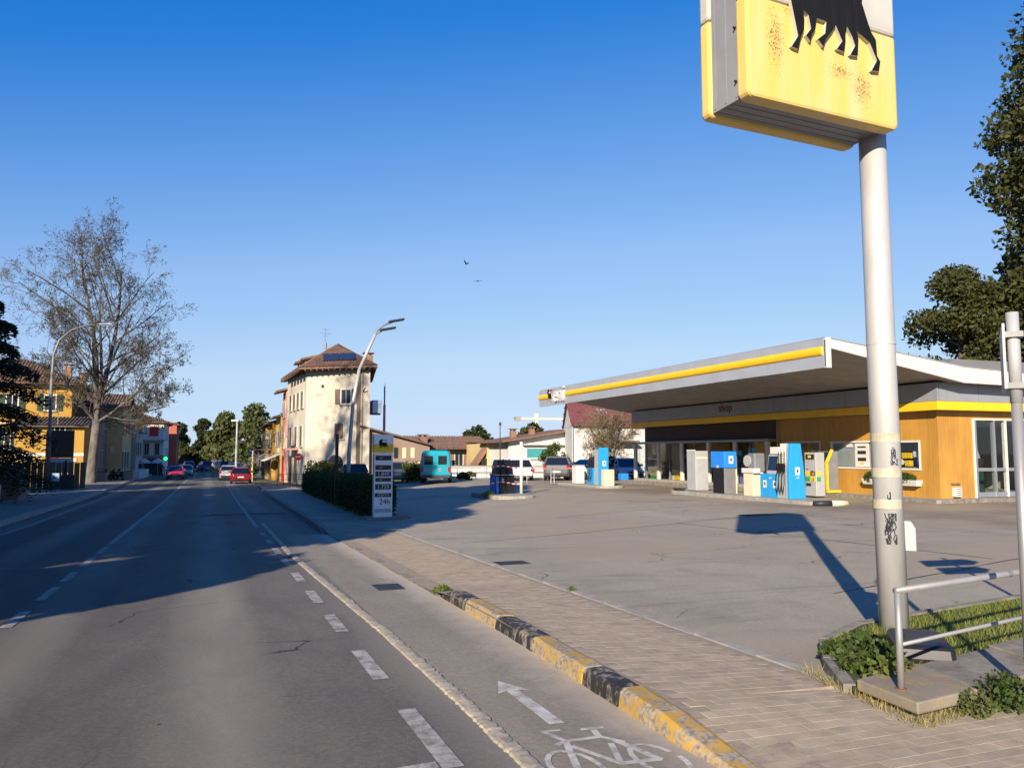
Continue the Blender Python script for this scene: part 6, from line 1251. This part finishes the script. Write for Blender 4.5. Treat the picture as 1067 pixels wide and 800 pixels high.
# ---------------------------------------------------------------- birds
def bird(label, x, y, z, rz, dih):
    t = thing('bird', label, 'bird', (x, y, z), 'birds in the sky'); MB().lathe([(.005, -.2), (.04, -.12), (.055, 0), (.03, .12), (.005, .17)], (x, y, z), 8).build('body', M['dark'], t, smooth=True)
    o = t.children[0]; o.rotation_euler = (RAD(-90), 0, 0)
    for sx in (-1, 1): MB().add([(x, y + .06, z), (x + sx*.2, y + .08, z + dih*.5), (x + sx*.42, y - .06, z + dih), (x + sx*.2, y - .06, z + dih*.5), (x, y - .07, z)], [(0, 1, 2, 3, 4)]).build('wing', M['dark'], t)
    MB().add([(x, y - .14, z), (x - .06, y - .28, z), (x + .06, y - .28, z)], [(0, 1, 2)]).build('tail', M['dark'], t); t.rotation_euler = (0, 0, RAD(rz))
bird('upper left of the two birds in the sky', 18.46, 60, 16.46, 40, .25); bird('lower right of the two birds in the sky', 19.41, 60, 15.16, -25, .04)

# ---------------------------------------------------------------- trees and shrubs
def crown_pts(clumps, n, r):
    vol = np.array([c[3] * c[4] * c[5] for c in clumps]); cnt = np.maximum(1, (n * vol ** .75 / (vol ** .75).sum()).astype(int)); out = []
    for c, k in zip(clumps, cnt):
        u = r.normal(size=(k, 3)); u /= np.linalg.norm(u, axis=1)[:, None]; rad = r.random(k) ** .42
        out.append(np.array(c[:3]) + u * rad[:, None] * np.array(c[3:6]))
    return np.vstack(out)
def leafy_tree(name, label, x, y, h, rad, mt, seed, n=9000, leaf=.3, base=.25, group=None, cat='tree', nclump=26, zb=None, shape='round', trunk_r=None):
    r = np.random.default_rng(seed); rr_ = random.Random(seed); zb = gz(x, y) if zb is None else zb
    t = thing(name, label, cat, (x, y, zb), group); tr = trunk_r or h * .018
    q = MB(); pts = [(x, y, zb - .3)]; 
    for k in range(1, 6): pts.append((x + rr_.uniform(-.03, .03) * h * .3, y + rr_.uniform(-.03, .03) * h * .3, zb + h * .85 * k / 5))
    q.tube(pts, [tr * 1.2, tr, tr * .85, tr * .65, tr * .4, tr * .15], 8); q.build('trunk', M['bark'], t, smooth=True)
    clumps = []; lm = MB()
    for i in range(nclump):
        f_ = rr_.random(); z = zb + h * (base + (1 - base) * f_ * .93)
        if shape == 'round': w_ = math.sin(math.pi * min(1, .18 + .8 * f_)) ** .7
        elif shape == 'cone': w_ = (1 - f_) * .95 + .12
        else: w_ = min(1, .65 + .5 * f_) * (1 - .5 * max(0, f_ - .7) / .3)
        a = rr_.uniform(0, 6.28); d = rad * w_ * rr_.uniform(.35, .9); cs = rad * rr_.uniform(.22, .42)
        c = (x + math.cos(a) * d, y + math.sin(a) * d, z); clumps.append((*c, cs, cs, cs * rr_.uniform(.6, .9)))
        lm.tube([(x, y, z - h * .1 * rr_.random() - cs * .4), (x + math.cos(a) * d * .5, y + math.sin(a) * d * .5, z - cs * .3), c], [tr * .4, tr * .25, tr * .06], 5)
    lm.build('limbs', M['bark'], t)
    fast_mesh('crown', leaves_at(crown_pts(clumps, n, r), leaf, r), 4, M[mt], t)
    return t
def shrub(name, label, x, y, rx, ry, h, mt, seed, n=1500, leaf=.07, group=None, zb=None):
    r = np.random.default_rng(seed); rr_ = random.Random(seed); zb = gz(x, y) if zb is None else zb; t = thing(name, label, 'shrub', (x, y, zb), group); cl = []; q = MB()
    for i in range(9):
        a = rr_.uniform(0, 6.28); d = rr_.uniform(0, .7); c = (x + math.cos(a) * d * rx, y + math.sin(a) * d * ry, zb + h * rr_.uniform(.3, .75)); k = h * rr_.uniform(.22, .34); cl.append((*c, k * 1.2, k * 1.2, k)); q.tube([(x, y, zb - .05), c], [.03, .01], 5)
    fast_mesh('leaves', leaves_at(crown_pts(cl, n, r), leaf, r), 4, M[mt], t); q.build('stems', M['bark'], t); return t

# bare plane tree: recursive limbs and twigs
def bare_tree(name, label, x, y, zb, h, seed, stems, trunk_h, tr, spread=1.0, buds=5000, cat='tree', twigmat='twig', budmat='bud', bud=.16, depth=6, tilt=0):
    rr_ = random.Random(seed); t = thing(name, label, cat, (x, y, zb)); trunk = MB(); limbs = MB(); twigs = MB(); tips = []
    top = V((x + tilt, y, zb + trunk_h)); trunk.tube([(x, y, zb - .3), (x, y, zb + .15), (x + tilt * .3, y, zb + trunk_h * .45), top - V((0, 0, -.3))], [tr * 1.45, tr * 1.05, tr * .9, tr * .78], 12)
    trunk.build('trunk', M['bark_pale'], t, smooth=True)
    def grow(p, d, L_, r, lv):
        n = 5 if lv < 2 else 3; pts = [p]; rs = [r]; dd = V(d)
        for i in range(n):
            dd = (dd + V((rr_.uniform(-1, 1), rr_.uniform(-1, 1), rr_.uniform(-.6, 1) if lv < 4 else rr_.uniform(-1, .7))) * (.09 + .05 * lv)).normalized(); pts.append(pts[-1] + dd * (L_ / n)); rs.append(r * (1 - .62 * (i + 1) / n))
        (limbs if lv < 3 else twigs).tube(pts, rs, 7 if lv < 2 else 5 if lv < 3 else 3, False)
        if lv >= depth - 1: tips.extend(pts[1:]); 
        if lv >= depth: return
        nc = {0: 10, 1: 6, 2: 5, 3: 4}.get(lv, 3)
        for k in range(nc):
            f_ = (.22 + .78 * (k + rr_.random()) / nc) if lv else (.12 + .88 * (k + rr_.random()) / nc); f_ = min(.999, f_); i = int(f_ * n); q = pts[i] + (pts[i+1] - pts[i]) * (f_ * n - i)
            ax, u, w_ = frame_of(dd if i == n - 1 else pts[i+1] - pts[i]); a = rr_.uniform(0, 6.28); sp_ = RAD(rr_.uniform(28, 62)) * (spread if lv < 2 else 1)
            nd = ax * math.cos(sp_) + (u * math.cos(a) + w_ * math.sin(a)) * math.sin(sp_); nd.z += .1 if lv < 2 else -.06
            grow(q, nd.normalized(), L_ * rr_.uniform(.38, .62) * (1.1 - .35 * f_), max(.013, r * (1 - .6 * f_) * rr_.uniform(.4, .6)), lv + 1)
    for (dx, dy, dz), L_, r in stems: grow(V(top), V((dx, dy, dz)).normalized(), L_, r, 0)
    limbs.build('limbs', M['bark_pale'], t, smooth=True); twigs.build('twigs', M[twigmat], t)
    if buds:
        r = np.random.default_rng(seed); T = np.array([p[:] for p in tips]); k = r.integers(0, len(T), buds); fast_mesh('buds', leaves_at(T[k] + r.normal(size=(buds, 3)) * .12, bud, r), 4, M[budmat], t)
    return t
bare_tree('plane_tree', 'tall leafless plane tree with forked trunk on the left roadside', -9.35, 78.3, -.85, 25.6, 47, [((-.0, .02, 1), 14.0, .25), ((.22, .1, 1), 13.6, .24), ((.05, -.25, 1), 11.5, .17), ((.75, -.2, .55), 7.6, .13), ((-.6, .2, .8), 5.2, .11), ((.85, .2, .2), 6, .1), ((-.55, -.5, .7), 7.5, .12)], 5.2, .4, .95, 11000, bud=.085, depth=5, tilt=.25)
bare_tree('plane_tree', 'leafless plane tree outside the left edge whose shadow falls on the corner house', -23, 33.5, -.5, 24, 23, [((-.12, .1, 1), 18, .42), ((.25, -.1, 1), 17.5, .38), ((.5, .4, .8), 10, .24)], 9.0, .6, .8, 2500, depth=5)
bare_tree('bare_shrub_tree', 'leafless tan shrub in front of the white gabled house', 28.5, 55.6, -.1, 4.3, 31, [((a, b, 1), 3.6, .05) for a, b in ((-.25, 0), (.3, .1), (0, .3), (.1, -.3), (-.5, -.1), (.55, 0))], .5, .1, 1.0, 2600, twigmat='dry', budmat='dry', bud=.04, depth=4)
# cedars along the left side; their shade covers the road
def cedar(label, x, y, h, rad, seed, n=9000, leaf=.16):
    r = np.random.default_rng(seed); rr_ = random.Random(seed); zb = gz(x, y); t = thing('cedar_tree', label, 'tree', (x, y, zb), 'cedars on the left side'); MB().tube([(x, y, zb - .3), (x, y, zb + h * .5), (x, y, zb + h)], [h * .024, h * .015, .03], 9).build('trunk', M['bark'], t, smooth=True); lm = MB(); P3 = []
    layers = int(h / .95)
    for i in range(layers):
        f_ = (i + .5) / layers
        if f_ < .1: continue
        R_ = rad * (1 - f_) ** .62 * rr_.uniform(.85, 1.1) + .4
        for k in range(7):
            a = k * .9 + i * 1.7 + rr_.uniform(-.3, .3); L_ = R_ * rr_.uniform(.72, 1.08); z = zb + h * f_; dx, dy = math.cos(a), math.sin(a); pts = [(x, y, z), (x + dx * L_ * .5, y + dy * L_ * .5, z + .08 * L_), (x + dx * L_, y + dy * L_, z - .1 * L_)]; lm.tube(pts, [.07, .045, .012], 5); m_ = int(n / (layers * 7)); s_ = r.random(m_) ** .7; wd = (.12 + .3 * (1 - s_)) * L_ * .5 + .08
            off = r.normal(size=m_) * wd; zz = z + .08 * L_ * np.sin(s_ * np.pi) - .16 * L_ * s_ ** 2 - np.abs(r.normal(size=m_)) * .26 + r.normal(size=m_) * .06; P3.append(np.column_stack([x + dx * L_ * s_ - dy * off, y + dy * L_ * s_ + dx * off, zz]))
    lm.build('branches', M['bark'], t); fast_mesh('needles', leaves_at(np.vstack(P3), leaf, r, .6, .35), 4, M['needle'], t); return t
cedar('dark layered cedar reaching into the left frame edge', -10.1, 44, 10.0, 3.9, 5, 24000, .12)
for i, (x, y, h, rad, w_) in enumerate(((-13.4, 4.6, 20, 4.8, 'nearest'), (-14.2, 9.6, 18.5, 5.2, 'second nearest'), (-13.8, 17.5, 19, 5, 'third nearest'), (-14.5, 26, 18.5, 5, 'fourth nearest'), (-17.5, 36.5, 17, 5, 'fifth nearest'), (-23, 46, 14.5, 4.6, 'sixth nearest'), (-18.5, 54, 11.5, 4, 'farthest'))): leafy_tree('broad_tree', w_ + ' of the dense trees outside the left edge that shade the road', x, y, h, rad, 'leaf_dark', 60 + i, 30000, .42, .06, 'dense trees outside the left edge', nclump=85)
# right: big dark tree behind the shop and smaller ones
leafy_tree('tall_tree', 'very tall dark tree at the right frame edge behind the shop', 55.8, 36.4, 35, 6.8, 'leaf_olive', 81, 80000, .23, .03, nclump=230, shape='col', trunk_r=.5)
leafy_tree('dark_tree', 'dark rounded tree peeking over the shop roof', 48, 41.3, 14.9, 3.9, 'leaf_olive', 82, 22000, .16, .2, nclump=60)
leafy_tree('thin_tree', 'lighter thin tree between the dark tree and the tall tree', 68, 52, 21, 4.2, 'leaf_olive', 83, 9000, .24, .2, nclump=45)
leafy_tree('dark_tree', 'small dark treetop at the left end of the row over the shop roof', 48.4, 46, 10.9, 1.9, 'leaf_olive', 84, 3500, .17, .3, nclump=20)
# trees closing the road
far = [(-6.5, 178, 9.5, 4.2, 'leaf_dark', 'dark round tree left of the road end'), (-1.2, 190, 11.5, 3, 'leaf_dark', 'pointed dark conifer at the road end'), (3.0, 176, 11, 4.6, 'leaf_far', 'broad green tree right of the pointed conifer'), (9.2, 168, 12.6, 5.2, 'leaf_far', 'large green tree behind the right street row'), (15, 175, 11.5, 4.6, 'leaf_far', 'green tree half hidden by the right street row'), (-11, 195, 9, 4.5, 'leaf_far', 'pale tree behind the red building'), (-3.6, 165, 4.2, 2.3, 'leaf_olive', 'low olive tree in front of the dark round tree'), (6.2, 190, 10, 4, 'leaf_dark', 'dark tree between the two large green trees')]
for i, (x, y, h, rad, mt, lb) in enumerate(far): leafy_tree('street_tree', lb, x, y, h, rad, mt, 100 + i, 4500, .42, .12, 'trees at the end of the road', nclump=34, zb=-1.5, shape='cone' if 'conifer' in lb else 'round')
leafy_tree('garden_tree', 'small dark tree above the roof of the cream yellow house', 33, 102, 7.0, 2.6, 'leaf_dark', 120, 2500, .3, .3, zb=-1.5); leafy_tree('garden_tree', 'small green treetop beside the white gabled house', 33.3, 84, 6.9, 1.7, 'leaf_olive', 121, 1800, .25, .3, zb=-1.4)
leafy_tree('garden_tree', 'green shrubby tree behind the garden wall near the dark estate car', 24.9, 57.8, 2.6, 1.3, 'leaf', 122, 2600, .1, .2, zb=-.2); shrub('round_bush', 'dense green bush between the totem pump and the shop', 26.6, 53.6, 1.6, 1.3, 2.1, 'leaf', 123, 5000, .09)
shrub('yellow_bush', 'yellow green bush left of the teal van', 12.9, 53.6, .9, .9, 1.5, 'leaf_bright', 124, 3000, .07); shrub('wall_bush', 'loose bush at the foot of the corner house', 8.6, 67.2, 1.2, .9, 2.0, 'leaf', 125, 2800, .1); shrub('low_bush', 'low dark plants right of the teal van', 17.3, 55.0, 1.6, .5, .7, 'leaf', 126, 2000, .07)
shrub('street_bush', 'green bush by the pale house down the right pavement', 4.9, 101.5, .8, 1, 1.8, 'leaf_bright', 127, 900, .12)
# hedge along the forecourt
hd = thing('hedge', 'dark clipped hedge running from the price totem along the forecourt', 'hedge', (5.6, 40, -.5)); r = np.random.default_rng(9); n = 30000
yy = 26.9 + 27.5 * r.random(n) ** 1.25; cx = 5.35 + .033 * (yy - 27); a = r.uniform(0, 2 * np.pi, n); e = 4.0; ca_, sa_ = np.cos(a), np.sin(a); k = (np.abs(ca_) ** e + np.abs(sa_) ** e) ** (-1 / e); rad = (.8 + .2 * r.random(n)) * k
bulge = 1 + .12 * np.sin(yy * 2.3) + .09 * np.sin(yy * 5.1 + 1) + .05 * r.normal(size=n); zg = -.0155 * np.minimum(np.maximum(0, yy - 3), 45)
P3 = np.column_stack([cx + ca_ * rad * .55 * bulge, yy, zg + .66 + sa_ * rad * .64 * bulge]); fast_mesh('leaves', leaves_at(P3, .06, r), 4, M['leaf_hedge'], hd)
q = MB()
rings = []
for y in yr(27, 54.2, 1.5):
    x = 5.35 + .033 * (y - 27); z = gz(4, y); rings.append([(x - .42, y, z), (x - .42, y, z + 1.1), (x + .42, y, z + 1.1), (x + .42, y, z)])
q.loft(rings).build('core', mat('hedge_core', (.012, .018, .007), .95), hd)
gp = np.column_stack([5.0 + .033 * (yy[:2500] - 27) - .25 + r.random(2500) * .3, yy[:2500], zg[:2500] + .03]); o = fast_mesh('verge_grass', blades(gp, .12, .08, .008), 3, M['grass'], kind='stuff'); o['label'] = 'rough grass along the foot of the hedge'; o['category'] = 'grass'
